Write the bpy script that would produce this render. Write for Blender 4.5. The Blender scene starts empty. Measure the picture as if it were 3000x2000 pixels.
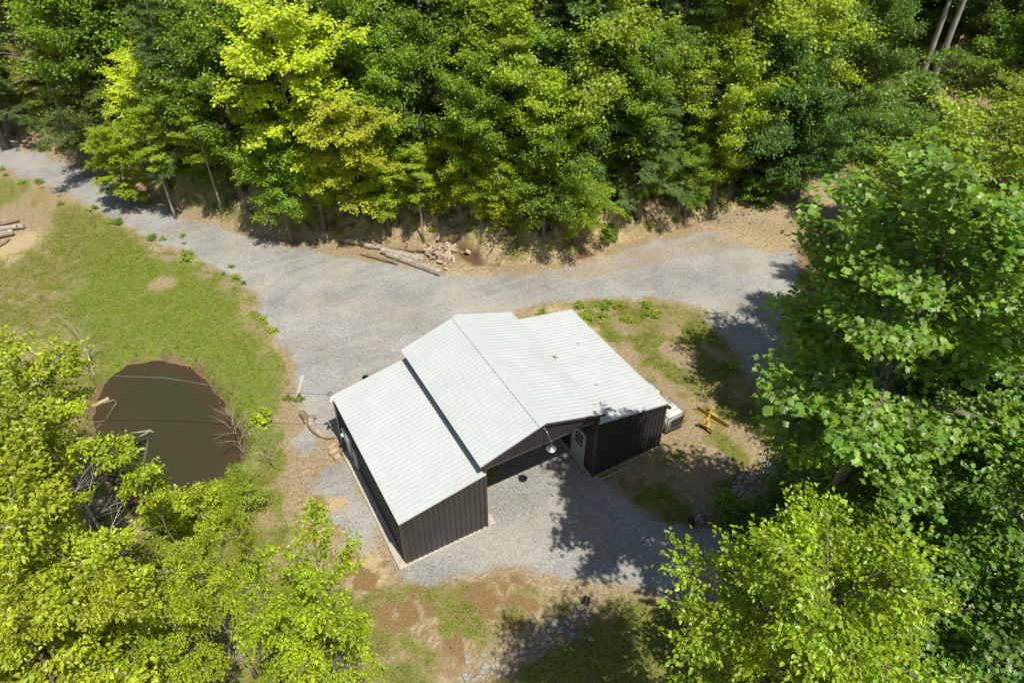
import bpy, math, random
import numpy as np
from mathutils import Vector, Matrix
R = math.radians
C = bpy.context.scene.collection
sc = bpy.context.scene

# ------------------------------------------------------------------ camera, sky, sun, exposure
CAM = np.array([-7.913, -16.235, 25.509]); PITCH = 0.697; YAW = 0.513; FPX = 2044.2
cd = bpy.data.cameras.new('camera'); cam = bpy.data.objects.new('camera', cd); C.objects.link(cam)
cam.location = CAM; cam.rotation_euler = (math.pi/2-PITCH, 0, -YAW)
cd.sensor_width = 36; cd.lens = FPX/3000*36; cd.clip_end = 3000; cd.clip_start = .1
sc.camera = cam
SUND = Vector((.06, -.498, 1)).normalized()
w = bpy.data.worlds.new('World'); sc.world = w; w.use_nodes = True
nt = w.node_tree; bg = nt.nodes['Background']
sky = nt.nodes.new('ShaderNodeTexSky'); sky.sky_type = 'NISHITA'; sky.sun_disc = False
sky.sun_elevation = math.asin(SUND.z); sky.sun_rotation = math.atan2(SUND.x, SUND.y)
nt.links.new(sky.outputs[0], bg.inputs[0]); bg.inputs[1].default_value = .08
ld = bpy.data.lights.new('sun', 'SUN'); ld.energy = 4.3; ld.angle = R(.53); ld.color = (1, .945, .84)
sun = bpy.data.objects.new('sun', ld); C.objects.link(sun)
sun.rotation_euler = SUND.to_track_quat('Z', 'Y').to_euler(); sun.location = (0, 0, 60)
sc.view_settings.view_transform = 'Standard'; sc.view_settings.look = 'None'
sc.view_settings.exposure = 0.22; sc.view_settings.gamma = 1
sc.cycles.max_bounces = 8; sc.cycles.transparent_max_bounces = 8

# ------------------------------------------------------------------ pixel -> place on a level
_fw = np.array([math.sin(YAW)*math.cos(PITCH), math.cos(YAW)*math.cos(PITCH), -math.sin(PITCH)])
_rt = np.array([math.cos(YAW), -math.sin(YAW), 0.]); _up = np.cross(_rt, _fw)
def at(px, py, z=0.):
    d = _fw+_rt*(px-1500)/FPX-_up*(py-1000)/FPX
    return CAM+(z-CAM[2])/d[2]*d
def pix(P):
    d = np.atleast_2d(np.asarray(P, float))-CAM; q = d@_fw
    return np.stack([1500+FPX*(d@_rt)/q, 1000-FPX*(d@_up)/q, q], -1)
def ground_poly(l, z=0.): return np.array([at(a, b, z)[:2] for a, b in l])

# ------------------------------------------------------------------ noise
def _h(ix, iy, s):
    n = (ix.astype(np.int64)*374761393+iy.astype(np.int64)*668265263+s*1442695041) & 0xffffffff
    n = ((n ^ (n >> 13))*1274126177) & 0xffffffff
    return ((n ^ (n >> 16)) & 0xffff)/65535.
def vn(x, y, s=0):
    ix = np.floor(x); iy = np.floor(y); fx = x-ix; fy = y-iy
    fx = fx*fx*(3-2*fx); fy = fy*fy*(3-2*fy)
    a = _h(ix, iy, s); b = _h(ix+1, iy, s); c = _h(ix, iy+1, s); d = _h(ix+1, iy+1, s)
    return (a*(1-fx)+b*fx)*(1-fy)+(c*(1-fx)+d*fx)*fy
def fbm(x, y, s=0, o=4):
    t = 0; a = .5; n = 0
    for i in range(o):
        t = t+a*vn(x, y, s+i*17); n += a; x = x*2.03+5.1; y = y*2.03+1.7; a *= .5
    return t/n
def sstep(a, b, x):
    t = np.clip((x-a)/(b-a), 0, 1); return t*t*(3-2*t)
def pdist(x, y, P, closed=False):
    P = np.asarray(P); Q = np.roll(P, -1, 0) if closed else P[1:]
    if not closed: P = P[:-1]
    d = np.full(np.shape(x), 1e9)
    for (ax, ay), (bx, by) in zip(P, Q):
        ex, ey = bx-ax, by-ay
        t = np.clip(((x-ax)*ex+(y-ay)*ey)/(ex*ex+ey*ey+1e-9), 0, 1)
        d = np.minimum(d, np.hypot(x-ax-t*ex, y-ay-t*ey))
    return d
def inside(x, y, P):
    r = np.zeros(np.shape(x), bool); P = np.asarray(P); Q = np.roll(P, -1, 0)
    for (ax, ay), (bx, by) in zip(P, Q):
        if ay == by: continue
        c = ((ay > y) != (by > y)) & (x < (bx-ax)*(y-ay)/(by-ay)+ax)
        r ^= c
    return r
def sd(x, y, P):                      # positive inside
    d = pdist(x, y, P, True); return np.where(inside(x, y, P), d, -d)

# ------------------------------------------------------------------ terrain outline in the world
FOOT = [(0, 372), (150, 428), (300, 482), (430, 545), (560, 622), (760, 690), (1000, 706), (1180, 706), (1320, 716), (1400, 765), (1500, 775), (1640, 765),
        (1750, 728), (1880, 690), (2000, 660), (2130, 622), (2230, 585), (2320, 540), (2400, 500), (2500, 470)]
FOOTW = ground_poly(FOOT)
FOOTW = np.vstack([[-48, 103], FOOTW, [58, 34], [95, 30]])
HILL = np.vstack([FOOTW, [500, 60], [500, 600], [-400, 600], [-400, 420]])
POND = ground_poly([(380, 1078), (440, 1068), (520, 1068), (585, 1105), (610, 1150), (650, 1190), (690, 1265), (705, 1320), (680, 1380), (640, 1430),
        (570, 1470), (500, 1490), (430, 1500), (370, 1462), (330, 1410), (318, 1350), (300, 1290), (286, 1235), (288, 1180), (310, 1130)], -.55)
ROAD = ground_poly([(-500, 245), (0, 396), (200, 480), (400, 580), (560, 642), (760, 700), (900, 728), (1010, 752), (1150, 775), (1290, 800), (1480, 786), (1640, 776), (1760, 746),
        (1900, 708), (2060, 672), (2200, 640), (2300, 640), (2330, 760), (2350, 850), (2390, 1000), (2430, 1150), (2450, 1330), (2330, 1340), (2280, 1250), (2220, 1130), (2150, 1030), (2085, 950),
        (2050, 905), (1990, 872), (1900, 868), (1800, 872), (1650, 880), (1520, 905), (1420, 930), (1500, 1000), (1300, 1250), (1000, 1300), (950, 1265), (880, 1240), (868, 1150), (862, 1080),
        (830, 1010), (780, 935), (735, 860), (700, 812), (640, 785), (560, 742), (400, 672), (200, 575), (0, 492), (-500, 330)])
TRAIL = ground_poly([(2080, 665), (2180, 640), (2260, 600), (2340, 560), (2440, 535), (2600, 520), (2600, 600), (2480, 640), (2380, 720), (2250, 740)])
PAD = ground_poly([(1150, 1640), (1300, 1580), (1427, 1542), (1430, 1400), (1600, 1250), (1735, 1400), (1800, 1440), (1870, 1490), (1960, 1530), (2080, 1550), (2300, 1560), (2450, 1640), (2300, 1730),
        (2050, 1740), (1900, 1722), (1760, 1705), (1600, 1672), (1480, 1660), (1340, 1690), (1200, 1700)])
SWALE = ground_poly([(1300, 2060), (1420, 1960), (1560, 1880), (1660, 1830), (1720, 1780)])
DITCH = ground_poly([(2330, 1300), (2270, 1345), (2190, 1400), (2110, 1460), (2040, 1515)])
def hilld(x, y):
    return sd(x, y, HILL)
def H(x, y):
    x = np.asarray(x, float); y = np.asarray(y, float)
    n1 = fbm(x*.9, y*.9, 3, 3)
    z = (fbm(x*.12, y*.12, 1, 3)-.5)*.25*sstep(11, 20, np.hypot(x-2.8, y-3))+(n1-.5)*.05
    d = hilld(x, y)+(fbm(x*.45, y*.45, 9, 4)-.5)*1.5*sstep(0, 1, np.clip(hilld(x, y), 0, 1))
    hb = np.interp(x, [-30, -12, -4, 2, 9, 14, 20, 27, 34], [1.5, 1.6, 2.6, 3.1, 3.2, 3.0, 2.3, 1.4, .6])
    wb = .9+hb*.52
    bank = hb*np.clip(d/wb, 0, 1)**.85
    rid = np.abs(fbm(x*.8+y*.55, y*.8-x*.3, 31, 4)-.5)*2
    rid2 = np.abs(fbm(x*2.1+y*1.7, y*1.4-x*.9, 33, 3)-.5)*2
    bank = bank+((rid-.35)*1.15+(rid2-.3)*.55+(fbm(x*3.3, y*3.3, 35, 2)-.5)*.45)*sstep(.1, .9, d)*(1-sstep(wb*1.2, wb*2.2, d))
    up = np.clip(d-wb, 0, None)
    hill = np.where(up < 45, up*.46, 45*.46+(up-45)*.3)
    hill = hill*np.interp(x, [20, 40, 70], [1, .8, .6])+(fbm(x*.3, y*.3, 12, 3)-.5)*.9*sstep(1, 4, up)
    z = z+np.where(d > 0, bank+hill, 0)
    p = sd(x, y, POND)+(fbm(x*1.2, y*1.2, 5, 3)-.5)*.5
    z = np.where(p > -1.5, z*(1-sstep(-1.5, .0, p))-.62*sstep(-.75, .08, p)-1.0*sstep(.1, 1.6, p), z)
    z = z-.3*np.exp(-(pdist(x, y, SWALE)/.75)**2)-.38*np.exp(-(pdist(x, y, DITCH)/.7)**2)
    z = z-.35*sstep(6, 30, x-24-y*.0)*(d < 0)*np.clip((x-24)*.12, 0, 6)
    return z
def h1(x, y): return float(H(np.array([x]), np.array([y]))[0])
def hit(px, py, up=0.):
    """where the sight line through a photo point meets the terrain (plus up)"""
    zz = np.linspace(14, -4, 240); P = np.array([at(px, py, z) for z in zz]); g = H(P[:, 0], P[:, 1])+up
    i = np.argmax(zz <= g); return P[i]

# ------------------------------------------------------------------ mesh helpers
def tag(o, label=None, cat=None, group=None, kind=None):
    if label: o['label'] = label
    if cat: o['category'] = cat
    if group: o['group'] = group
    if kind: o['kind'] = kind
    return o
def empty(name, loc, rz=0):
    o = bpy.data.objects.new(name, None); C.objects.link(o); o.location = loc; o.rotation_euler = (0, 0, rz); return o
def mesh_np(name, V, F, mat=None, parent=None, smooth=False, loc=None):
    """V (n,3); F list of (m,k) arrays"""
    me = bpy.data.meshes.new(name)
    F = [np.asarray(f, np.int32) for f in F if len(f)]
    me.vertices.add(len(V)); me.vertices.foreach_set('co', np.asarray(V, np.float32).ravel())
    nl = sum(f.size for f in F); npoly = sum(len(f) for f in F)
    me.loops.add(nl); me.loops.foreach_set('vertex_index', np.concatenate([f.ravel() for f in F]))
    tot = np.concatenate([np.full(len(f), f.shape[1], np.int32) for f in F])
    me.polygons.add(npoly); me.polygons.foreach_set('loop_start', np.concatenate([[0], np.cumsum(tot)[:-1]]).astype(np.int32))
    me.polygons.foreach_set('use_smooth', np.full(npoly, smooth))
    me.update(calc_edges=True)
    if mat: me.materials.append(mat)
    o = bpy.data.objects.new(name, me); C.objects.link(o)
    if parent: o.parent = parent
    if loc is not None: o.location = loc
    return o
class MB:
    def __init__(s): s.v = []; s.f = []
    def add(s, vs, fs):
        b = len(s.v); s.v += [tuple(float(c) for c in v) for v in vs]; s.f += [tuple(b+i for i in f) for f in fs]; return s
    def hexa(s, p):           # 8 points: bottom 4 (ccw), top 4
        return s.add(p, [(3, 2, 1, 0), (4, 5, 6, 7), (0, 1, 5, 4), (1, 2, 6, 5), (2, 3, 7, 6), (3, 0, 4, 7)])
    def box(s, a, b):
        x0, y0, z0 = a; x1, y1, z1 = b
        return s.hexa([(x0, y0, z0), (x1, y0, z0), (x1, y1, z0), (x0, y1, z0), (x0, y0, z1), (x1, y0, z1), (x1, y1, z1), (x0, y1, z1)])
    def obox(s, c, u, v, n, hu, hv, hn):   # oriented box: centre, axes, half sizes
        c, u, v, n = map(np.asarray, (c, u, v, n)); P = []
        for k in (-1, 1):
            for i, j in ((-1, -1), (1, -1), (1, 1), (-1, 1)): P.append(c+u*hu*i+v*hv*j+n*hn*k)
        return s.hexa(P)
    def tube(s, pts, rad, n=8, cap=True):
        pts = [np.asarray(p, float) for p in pts]
        if not hasattr(rad, '__len__'): rad = [rad]*len(pts)
        vs = []
        for i, p in enumerate(pts):
            t = pts[min(i+1, len(pts)-1)]-pts[max(i-1, 0)]; t = t/(np.linalg.norm(t)+1e-9)
            a = np.array([0, 0, 1.]) if abs(t[2]) < .9 else np.array([1., 0, 0])
            u = np.cross(t, a); u /= np.linalg.norm(u); q = np.cross(t, u)
            for k in range(n):
                an = 2*math.pi*k/n; vs.append(p+(u*math.cos(an)+q*math.sin(an))*rad[i])
        fs = [(i*n+k, i*n+(k+1) % n, (i+1)*n+(k+1) % n, (i+1)*n+k) for i in range(len(pts)-1) for k in range(n)]
        if cap: fs += [tuple(range(n)), tuple(range(len(vs)-1, len(vs)-n-1, -1))]
        return s.add(vs, fs)
    def build(s, name, mat, parent=None, bevel=0, smooth=False):
        me = bpy.data.meshes.new(name); me.from_pydata(s.v, [], s.f); me.materials.append(mat)
        import bmesh
        bm = bmesh.new(); bm.from_mesh(me); bmesh.ops.recalc_face_normals(bm, faces=bm.faces)
        if bevel:
            bmesh.ops.bevel(bm, geom=[e for e in bm.edges if e.is_manifold and e.calc_face_angle(0) > .6], offset=bevel, segments=2, affect='EDGES')
        if smooth:
            for f in bm.faces: f.smooth = True
        bm.to_mesh(me); bm.free()
        o = bpy.data.objects.new(name, me); C.objects.link(o)
        if parent: o.parent = parent
        return o
def copy_tree(o, parent=None):
    c = o.copy(); C.objects.link(c)
    if parent: c.parent = parent
    for ch in list(o.children): copy_tree(ch, c)
    return c

# ------------------------------------------------------------------ material helpers
def newmat(name):
    m = bpy.data.materials.new(name); m.use_nodes = True; n = m.node_tree.nodes; n.clear(); return m, n, m.node_tree.links
def nd(n, t, **k):
    q = n.new(t)
    for a, b in k.items(): setattr(q, a, b)
    return q
def mixc(n, l, f, a, b, mode='MIX'):
    m = nd(n, 'ShaderNodeMix', data_type='RGBA', blend_type=mode)
    for s, v in ((m.inputs[0], f), (m.inputs[6], a), (m.inputs[7], b)):
        if isinstance(v, (int, float)): s.default_value = v
        elif isinstance(v, tuple): s.default_value = (*v, 1)
        else: l.new(v, s)
    return m.outputs[2]
def mth(n, l, op, a, b=None, c=None, clamp=False):
    m = nd(n, 'ShaderNodeMath', operation=op, use_clamp=clamp)
    for i, v in enumerate((a, b, c)):
        if v is None: continue
        if isinstance(v, (int, float)): m.inputs[i].default_value = v
        else: l.new(v, m.inputs[i])
    return m.outputs[0]
def noise(n, l, vec, scale, det=3, rough=.55, out=0):
    q = nd(n, 'ShaderNodeTexNoise'); q.inputs['Scale'].default_value = scale; q.inputs['Detail'].default_value = det; q.inputs['Roughness'].default_value = rough
    l.new(vec, q.inputs['Vector']); return q.outputs[out]
def ramp(n, l, f, a, b, lo=0., hi=1.):
    m = nd(n, 'ShaderNodeMapRange'); l.new(f, m.inputs[0]); m.inputs[1].default_value = a; m.inputs[2].default_value = b; m.inputs[3].default_value = lo; m.inputs[4].default_value = hi; return m.outputs[0]
def simple(name, col, rough=.6, metal=0., var=.15, scale=6., bump=.0, bscale=40., spec=.5, stretch=None, coat=0):
    m, n, l = newmat(name); o = nd(n, 'ShaderNodeOutputMaterial'); b = nd(n, 'ShaderNodeBsdfPrincipled'); l.new(b.outputs[0], o.inputs[0])
    tc = nd(n, 'ShaderNodeTexCoord'); v = tc.outputs['Object']
    if stretch:
        mp = nd(n, 'ShaderNodeMapping'); mp.inputs['Scale'].default_value = stretch; l.new(v, mp.inputs[0]); v = mp.outputs[0]
    f = noise(n, l, v, scale, 5, .6)
    lo = tuple(c*(1-var) for c in col); hi = tuple(min(1, c*(1+var)) for c in col)
    l.new(mixc(n, l, ramp(n, l, f, .3, .7), lo, hi), b.inputs['Base Color'])
    b.inputs['Roughness'].default_value = rough; b.inputs['Metallic'].default_value = metal; b.inputs['Specular IOR Level'].default_value = spec
    b.inputs['Coat Weight'].default_value = coat
    if bump:
        bp = nd(n, 'ShaderNodeBump'); bp.inputs['Strength'].default_value = bump; bp.inputs['Distance'].default_value = .02
        l.new(noise(n, l, v, bscale, 4), bp.inputs['Height']); l.new(bp.outputs[0], b.inputs['Normal'])
    return m

def terrain_mat():
    m, n, l = newmat('terrain'); o = nd(n, 'ShaderNodeOutputMaterial'); b = nd(n, 'ShaderNodeBsdfPrincipled'); l.new(b.outputs[0], o.inputs[0])
    g = nd(n, 'ShaderNodeNewGeometry'); P = g.outputs['Position']
    a1 = nd(n, 'ShaderNodeVertexColor', layer_name='m1'); s1 = nd(n, 'ShaderNodeSeparateColor'); l.new(a1.outputs[0], s1.inputs[0])
    a2 = nd(n, 'ShaderNodeVertexColor', layer_name='m2'); s2 = nd(n, 'ShaderNodeSeparateColor'); l.new(a2.outputs[0], s2.inputs[0])
    grav, grass, pale = s1.outputs; brown, litter, mud = s2.outputs
    nf = noise(n, l, P, 28, 3, .6); nm = noise(n, l, P, 5.5, 4, .6); nl_ = noise(n, l, P, .8, 4, .6); nx = noise(n, l, P, 70, 2, .7)
    nf2 = noise(n, l, P, 14, 4, .7)
    soil = mixc(n, l, ramp(n, l, nm, .35, .65), (.25, .185, .10), (.42, .325, .19))
    soil = mixc(n, l, ramp(n, l, nf2, .45, .7), soil, (.52, .42, .28))
    soil = mixc(n, l, ramp(n, l, nf, .52, .62, 0, .5), soil, (.14, .095, .055))
    soil = mixc(n, l, ramp(n, l, noise(n, l, P, 9, 5, .75), .55, .62, 0, .6), soil, (.20, .15, .08))
    pal = mixc(n, l, ramp(n, l, nm, .3, .7), (.47, .35, .185), (.60, .475, .28))
    pal = mixc(n, l, ramp(n, l, nf, .54, .62, 0, .45), pal, (.25, .17, .1))
    def sharp(mask, amp, k, nz):
        return mth(n, l, 'MULTIPLY_ADD', mth(n, l, 'ADD', mask, mth(n, l, 'MULTIPLY_ADD', nz, amp, -.5*amp-.5)), k, .5, clamp=True)
    col = mixc(n, l, sharp(pale, .9, 3, nm), soil, pal)
    # brown dry grass
    br = mixc(n, l, ramp(n, l, nf2, .35, .65), (.19, .105, .045), (.37, .235, .115))
    br = mixc(n, l, ramp(n, l, nm, .35, .7, 0, .5), br, (.2, .17, .06))
    col = mixc(n, l, sharp(brown, 1.1, 3, nf2), col, br)
    # grass
    gr = mixc(n, l, ramp(n, l, nf2, .3, .7), (.065, .10, .010), (.20, .245, .022))
    gr = mixc(n, l, ramp(n, l, nl_, .35, .65, 0, .6), gr, (.22, .28, .02))
    straw = mixc(n, l, ramp(n, l, nf, .35, .65), (.26, .19, .07), (.44, .33, .15))
    n3 = noise(n, l, P, 2.6, 6, .7)
    gr = mixc(n, l, ramp(n, l, n3, .46, .62, 0, .75), gr, straw)
    gr = mixc(n, l, ramp(n, l, noise(n, l, P, 11, 5, .75), .5, .6, 0, .7), gr, (.055, .075, .014))
    gr = mixc(n, l, ramp(n, l, nf, .53, .60, 0, .6), gr, (.38, .31, .15))
    nmix = mth(n, l, 'ADD', mth(n, l, 'MULTIPLY', nf2, .5), mth(n, l, 'MULTIPLY', nf, .5))
    gr = mixc(n, l, mth(n, l, 'MULTIPLY', a2.outputs['Alpha'], .32), gr, (.15, .27, .012))
    col = mixc(n, l, sharp(grass, 2.0, 2.6, nmix), col, gr)
    # gravel
    vo = nd(n, 'ShaderNodeTexVoronoi'); vo.inputs['Scale'].default_value = 20; l.new(P, vo.inputs['Vector'])
    sv = nd(n, 'ShaderNodeSeparateColor'); l.new(vo.outputs['Color'], sv.inputs[0])
    gv = mixc(n, l, sv.outputs[0], (.165, .17, .17), (.50, .487, .46))
    gv = mixc(n, l, ramp(n, l, sv.outputs[1], .86, 1, 0, .7), gv, (.62, .58, .5))
    gv = mixc(n, l, ramp(n, l, sv.outputs[2], .9, 1, 0, .5), gv, (.28, .15, .08))
    dust = mixc(n, l, ramp(n, l, nl_, .38, .62), (.42, .41, .375), (.30, .305, .30))
    gv = mixc(n, l, ramp(n, l, nm, .2, .8, .25, .6), gv, dust)
    l2 = noise(n, l, P, .35, 3, .5)
    gv = mixc(n, l, ramp(n, l, l2, .45, .7, 0, .45), gv, (.42, .36, .26))
    l3 = noise(n, l, P, .22, 4, .6)
    gv = mixc(n, l, 1., gv, ramp(n, l, l3, .3, .7, .78, 1.22), 'MULTIPLY')
    mp = nd(n, 'ShaderNodeMapping'); mp.inputs['Rotation'].default_value = (0, 0, R(48)); mp.inputs['Scale'].default_value = (.12, 1.1, 1); l.new(P, mp.inputs[0])
    gv = mixc(n, l, ramp(n, l, noise(n, l, mp.outputs[0], 1.3, 3), .52, .62, 0, .5), gv, (.44, .41, .35))
    col = mixc(n, l, sharp(grav, 1.0, 2.6, nf2), col, gv)
    # leaf litter
    lt = mixc(n, l, ramp(n, l, nf, .35, .7), (.07, .04, .022), (.26, .15, .085))
    lt = mixc(n, l, ramp(n, l, nm, .55, .75, 0, .6), lt, (.05, .075, .02))
    col = mixc(n, l, sharp(litter, 1.0, 3, nf2), col, lt)
    md = mixc(n, l, nm, (.16, .10, .05), (.34, .24, .14))
    col = mixc(n, l, sharp(mud, .8, 2.5, nf2), col, md)
    l.new(col, b.inputs['Base Color']); b.inputs['Roughness'].default_value = .95; b.inputs['Specular IOR Level'].default_value = .15
    bp = nd(n, 'ShaderNodeBump'); bp.inputs['Strength'].default_value = .7; bp.inputs['Distance'].default_value = .05
    hh = mth(n, l, 'ADD', mth(n, l, 'MULTIPLY', vo.outputs['Distance'], -.5), mth(n, l, 'ADD', nf, mth(n, l, 'MULTIPLY', nm, 1.5)))
    l.new(hh, bp.inputs['Height']); l.new(bp.outputs[0], b.inputs['Normal'])
    return m

def leaf_mat(name, trans=.38, vr=.38):
    m, n, l = newmat(name); o = nd(n, 'ShaderNodeOutputMaterial')
    oi = nd(n, 'ShaderNodeObjectInfo'); g = nd(n, 'ShaderNodeNewGeometry'); rnd = g.outputs['Random Per Island']
    hs = nd(n, 'ShaderNodeHueSaturation'); l.new(oi.outputs['Color'], hs.inputs['Color'])
    l.new(ramp(n, l, rnd, 0, 1, 1-vr, 1+vr), hs.inputs['Value'])
    wn = nd(n, 'ShaderNodeTexWhiteNoise', noise_dimensions='1D'); l.new(mth(n, l, 'MULTIPLY', rnd, 97.3), wn.inputs['W'])
    l.new(ramp(n, l, wn.outputs[0], 0, 1, .478, .515), hs.inputs['Hue'])
    big = noise(n, l, g.outputs['Position'], .9, 3)
    c = mixc(n, l, 1., hs.outputs[0], ramp(n, l, big, .3, .7, .72, 1.28), 'MULTIPLY')
    d = nd(n, 'ShaderNodeBsdfDiffuse'); l.new(c, d.inputs[0])
    t = nd(n, 'ShaderNodeBsdfTranslucent'); l.new(mixc(n, l, 1., c, (1.45, 1.25, .4), 'MULTIPLY'), t.inputs[0])
    mx = nd(n, 'ShaderNodeMixShader'); mx.inputs[0].default_value = trans; l.new(d.outputs[0], mx.inputs[1]); l.new(t.outputs[0], mx.inputs[2])
    gl = nd(n, 'ShaderNodeBsdfGlossy'); gl.inputs['Roughness'].default_value = .45; gl.inputs[0].default_value = (.9, .95, .9, 1)
    m2 = nd(n, 'ShaderNodeMixShader'); m2.inputs[0].default_value = .045; l.new(mx.outputs[0], m2.inputs[1]); l.new(gl.outputs[0], m2.inputs[2])
    l.new(m2.outputs[0], o.inputs[0]); return m

M = {}
M['terrain'] = terrain_mat()
M['leaf'] = leaf_mat('leaf_surface')
M['bark'] = simple('bark', (.19, .155, .12), .9, var=.35, scale=5, bump=.5, bscale=18, stretch=(1, 1, .3))
M['bark_pale'] = simple('pale_bark', (.36, .33, .28), .9, var=.35, scale=4, bump=.4, bscale=18, stretch=(1, 1, .4))
M['deadwood'] = simple('grey_deadwood', (.42, .37, .31), .9, var=.3, scale=3, bump=.4, bscale=12)
M['log'] = simple('log_bark', (.27, .20, .13), .9, var=.45, scale=5, bump=.5, bscale=16)
M['log_grey'] = simple('weathered_log', (.40, .34, .27), .9, var=.4, scale=4, bump=.5, bscale=14)
M['splitwood'] = simple('split_wood', (.46, .36, .25), .85, var=.35, scale=9, bump=.3, bscale=30)
M['cutwood'] = simple('cut_wood_end', (.52, .38, .22), .8, var=.25, scale=9)
M['roof'] = simple('white_roof_metal', (.55, .58, .57), .42, var=.05, scale=.8, spec=.5)
M['siding'] = simple('bronze_siding', (.047, .043, .042), .33, var=.2, scale=1.2, spec=.6)
M['trim'] = simple('bronze_trim', (.075, .062, .052), .4, var=.12)
M['concrete'] = simple('concrete', (.50, .45, .37), .9, var=.16, scale=3, bump=.3, bscale=30)
M['door'] = simple('door_paint', (.42, .46, .42), .5, var=.06)
M['glass'] = simple('window_glass', (.03, .035, .035), .08, var=.1, spec=.9)
M['cable'] = simple('cable_sheath', (.16, .16, .15), .6)
M['screw'] = simple('screw_heads', (.22, .23, .23), .6)
M['galv'] = simple('galvanised_metal', (.45, .46, .46), .38, metal=.75, var=.15)
M['grey_box'] = simple('grey_enamel', (.45, .50, .49), .45, var=.08)
M['white'] = simple('white_plastic', (.72, .74, .70), .4, var=.08)
M['hdpe'] = simple('milky_tank_plastic', (.64, .69, .62), .35, var=.1)
M['black'] = simple('black_rubber', (.02, .02, .02), .5, var=.2)
M['label'] = simple('dark_label_plate', (.035, .03, .032), .5, var=.5, scale=4)
M['yellow'] = simple('yellow_paint', (.45, .31, .07), .5, var=.25, scale=5)
M['rust'] = simple('worn_steel', (.33, .27, .2), .6, var=.3, scale=8)
M['rock'] = simple('grey_rock', (.34, .325, .285), .9, var=.3, scale=7, bump=.5, bscale=20)
M['pvc'] = simple('grey_pipe', (.42, .42, .38), .6, var=.15)
M['dead_leaf'] = simple('dead_leaf', (.22, .12, .06), .9, var=.4, scale=14)

# ------------------------------------------------------------------ terrain sheet
def axis(lo, hi, f0, f1, st):
    mid = np.arange(f0, f1+st*.5, st); a = []; x = f0; s = st
    while x > lo: s = min(s*1.14, 18); x -= s; a.append(x)
    b = []; x = mid[-1]; s = st
    while x < hi: s = min(s*1.14, 18); x += s; b.append(x)
    return np.array(a[::-1]+list(mid)+b)
ax = axis(-420, 420, -20, 24, .13); ay = axis(-200, 520, -8.5, 30, .13)
X, Y = np.meshgrid(ax, ay, indexing='xy'); Z = H(X, Y)
NX, NY = len(ax), len(ay)
hd = hilld(X, Y)
def soft(sdv, wd, amp, s, sx=.9):
    nz = (fbm(X*sx, Y*sx, s, 4)-.5)*amp
    return sstep(-wd, wd, sdv+nz)
def blob(px, py, r, z=0):
    c = at(px, py, z); return np.exp(-(((X-c[0])**2+(Y-c[1])**2)/r**2))
road_sd = np.maximum(sd(X, Y, ROAD), sd(X, Y, PAD)); trail = soft(sd(X, Y, TRAIL), 1.0, 1.6, 40)
grav = np.clip(soft(road_sd, .55, 1.1, 21)*.95, 0, 1)
strip = ground_poly([(870, 1230), (980, 1260), (1185, 1670), (1100, 1690), (980, 1560), (930, 1420), (860, 1300)])
grav = np.maximum(grav, soft(sd(X, Y, strip), .8, 2.2, 23)*(.28+.5*sstep(.45, .6, fbm(X*.7, Y*.7, 50, 3))))
tan_road = sstep(0, 1, np.exp(-(pdist(X, Y, ground_poly([(1350, 790), (1700, 790), (1950, 740), (2150, 700), (2300, 640)]))/1.6)**2))*(.35+.5*fbm(X*.8, Y*.8, 44, 3))*np.interp(X, [6, 12, 20], [.8, 1.0, 1.0])
grav = np.clip(grav-tan_road*.75, 0, 1)*(1-trail*.8)
field = ground_poly([(-900, 300), (0, 492), (200, 575), (400, 672), (560, 742), (690, 805), (780, 935), (850, 1070), (868, 1160), (850, 1260), (810, 1400), (880, 1640), (1100, 1760), (1500, 1720), (1650, 1740),
                     (1950, 1760), (2400, 1900), (2400, 2600), (-2500, 2600)])
g_field = soft(sd(X, Y, field), .5, 1.3, 25)
gn = fbm(X*.35, Y*.35, 61, 4)
grass = g_field*np.clip(.82+1.0*(.5-gn)+1.0*(fbm(X*1.8, Y*1.8, 62, 4)-.5), .35, 1)
lawn = ground_poly([(600, 780), (700, 850), (800, 990), (850, 1100), (840, 1220), (770, 1350), (720, 1450), (600, 1060), (450, 1050), (300, 1080), (150, 950), (300, 700)])
grass = np.maximum(grass, g_field*soft(sd(X, Y, lawn), 1.5, 2, 28)*(.62+.5*fbm(X*.9, Y*.9, 29, 3)))
lowstrip = ground_poly([(1050, 1700), (1350, 1700), (1650, 1745), (1600, 1850), (1350, 1980), (900, 2100), (900, 1750)])
ls = soft(sd(X, Y, lowstrip), 1, 1.5, 66)
grass = grass*(1-ls)+ls*np.clip(.55+2.2*(fbm(X*1.2, Y*1.2, 67, 4)-.5), .1, 1)
shadeg = ground_poly([(1640, 1760), (1950, 1770), (2400, 1900), (2300, 2200), (1450, 2200), (1550, 1950)])
grass = np.maximum(grass, soft(sd(X, Y, shadeg), .8, 1.4, 68)*.85)
rear = ground_poly([(1560, 900), (1900, 868), (2060, 910), (2220, 1130), (2330, 1330), (2080, 1540), (1960, 1530), (1735, 1400), (1930, 1300), (1960, 1180), (1680, 905)])
rs = soft(sd(X, Y, rear), .5, 1, 71)
grass = np.maximum(grass, rs*np.clip(.52+2.4*(fbm(X*.9, Y*.9, 72, 4)-.5), .08, 1))
lobe = ground_poly([(1550, 885), (1900, 860), (2080, 920), (2040, 980), (1900, 1000), (1780, 960), (1620, 900)])
grass = np.maximum(grass, soft(sd(X, Y, lobe), .8, 1, 73)*(.5+.5*(fbm(X*1.2, Y*1.2, 74, 3)-.45)))
for a in [(40, 690, 2.3), (20, 640, 1.6), (480, 828, .8)]: grass -= blob(*a)*1.1
bank = sstep(-.3, .4, hd)*(1-sstep(3.2, 5.2, hd+(fbm(X*.7, Y*.7, 95, 3)-.5)*3))
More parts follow.
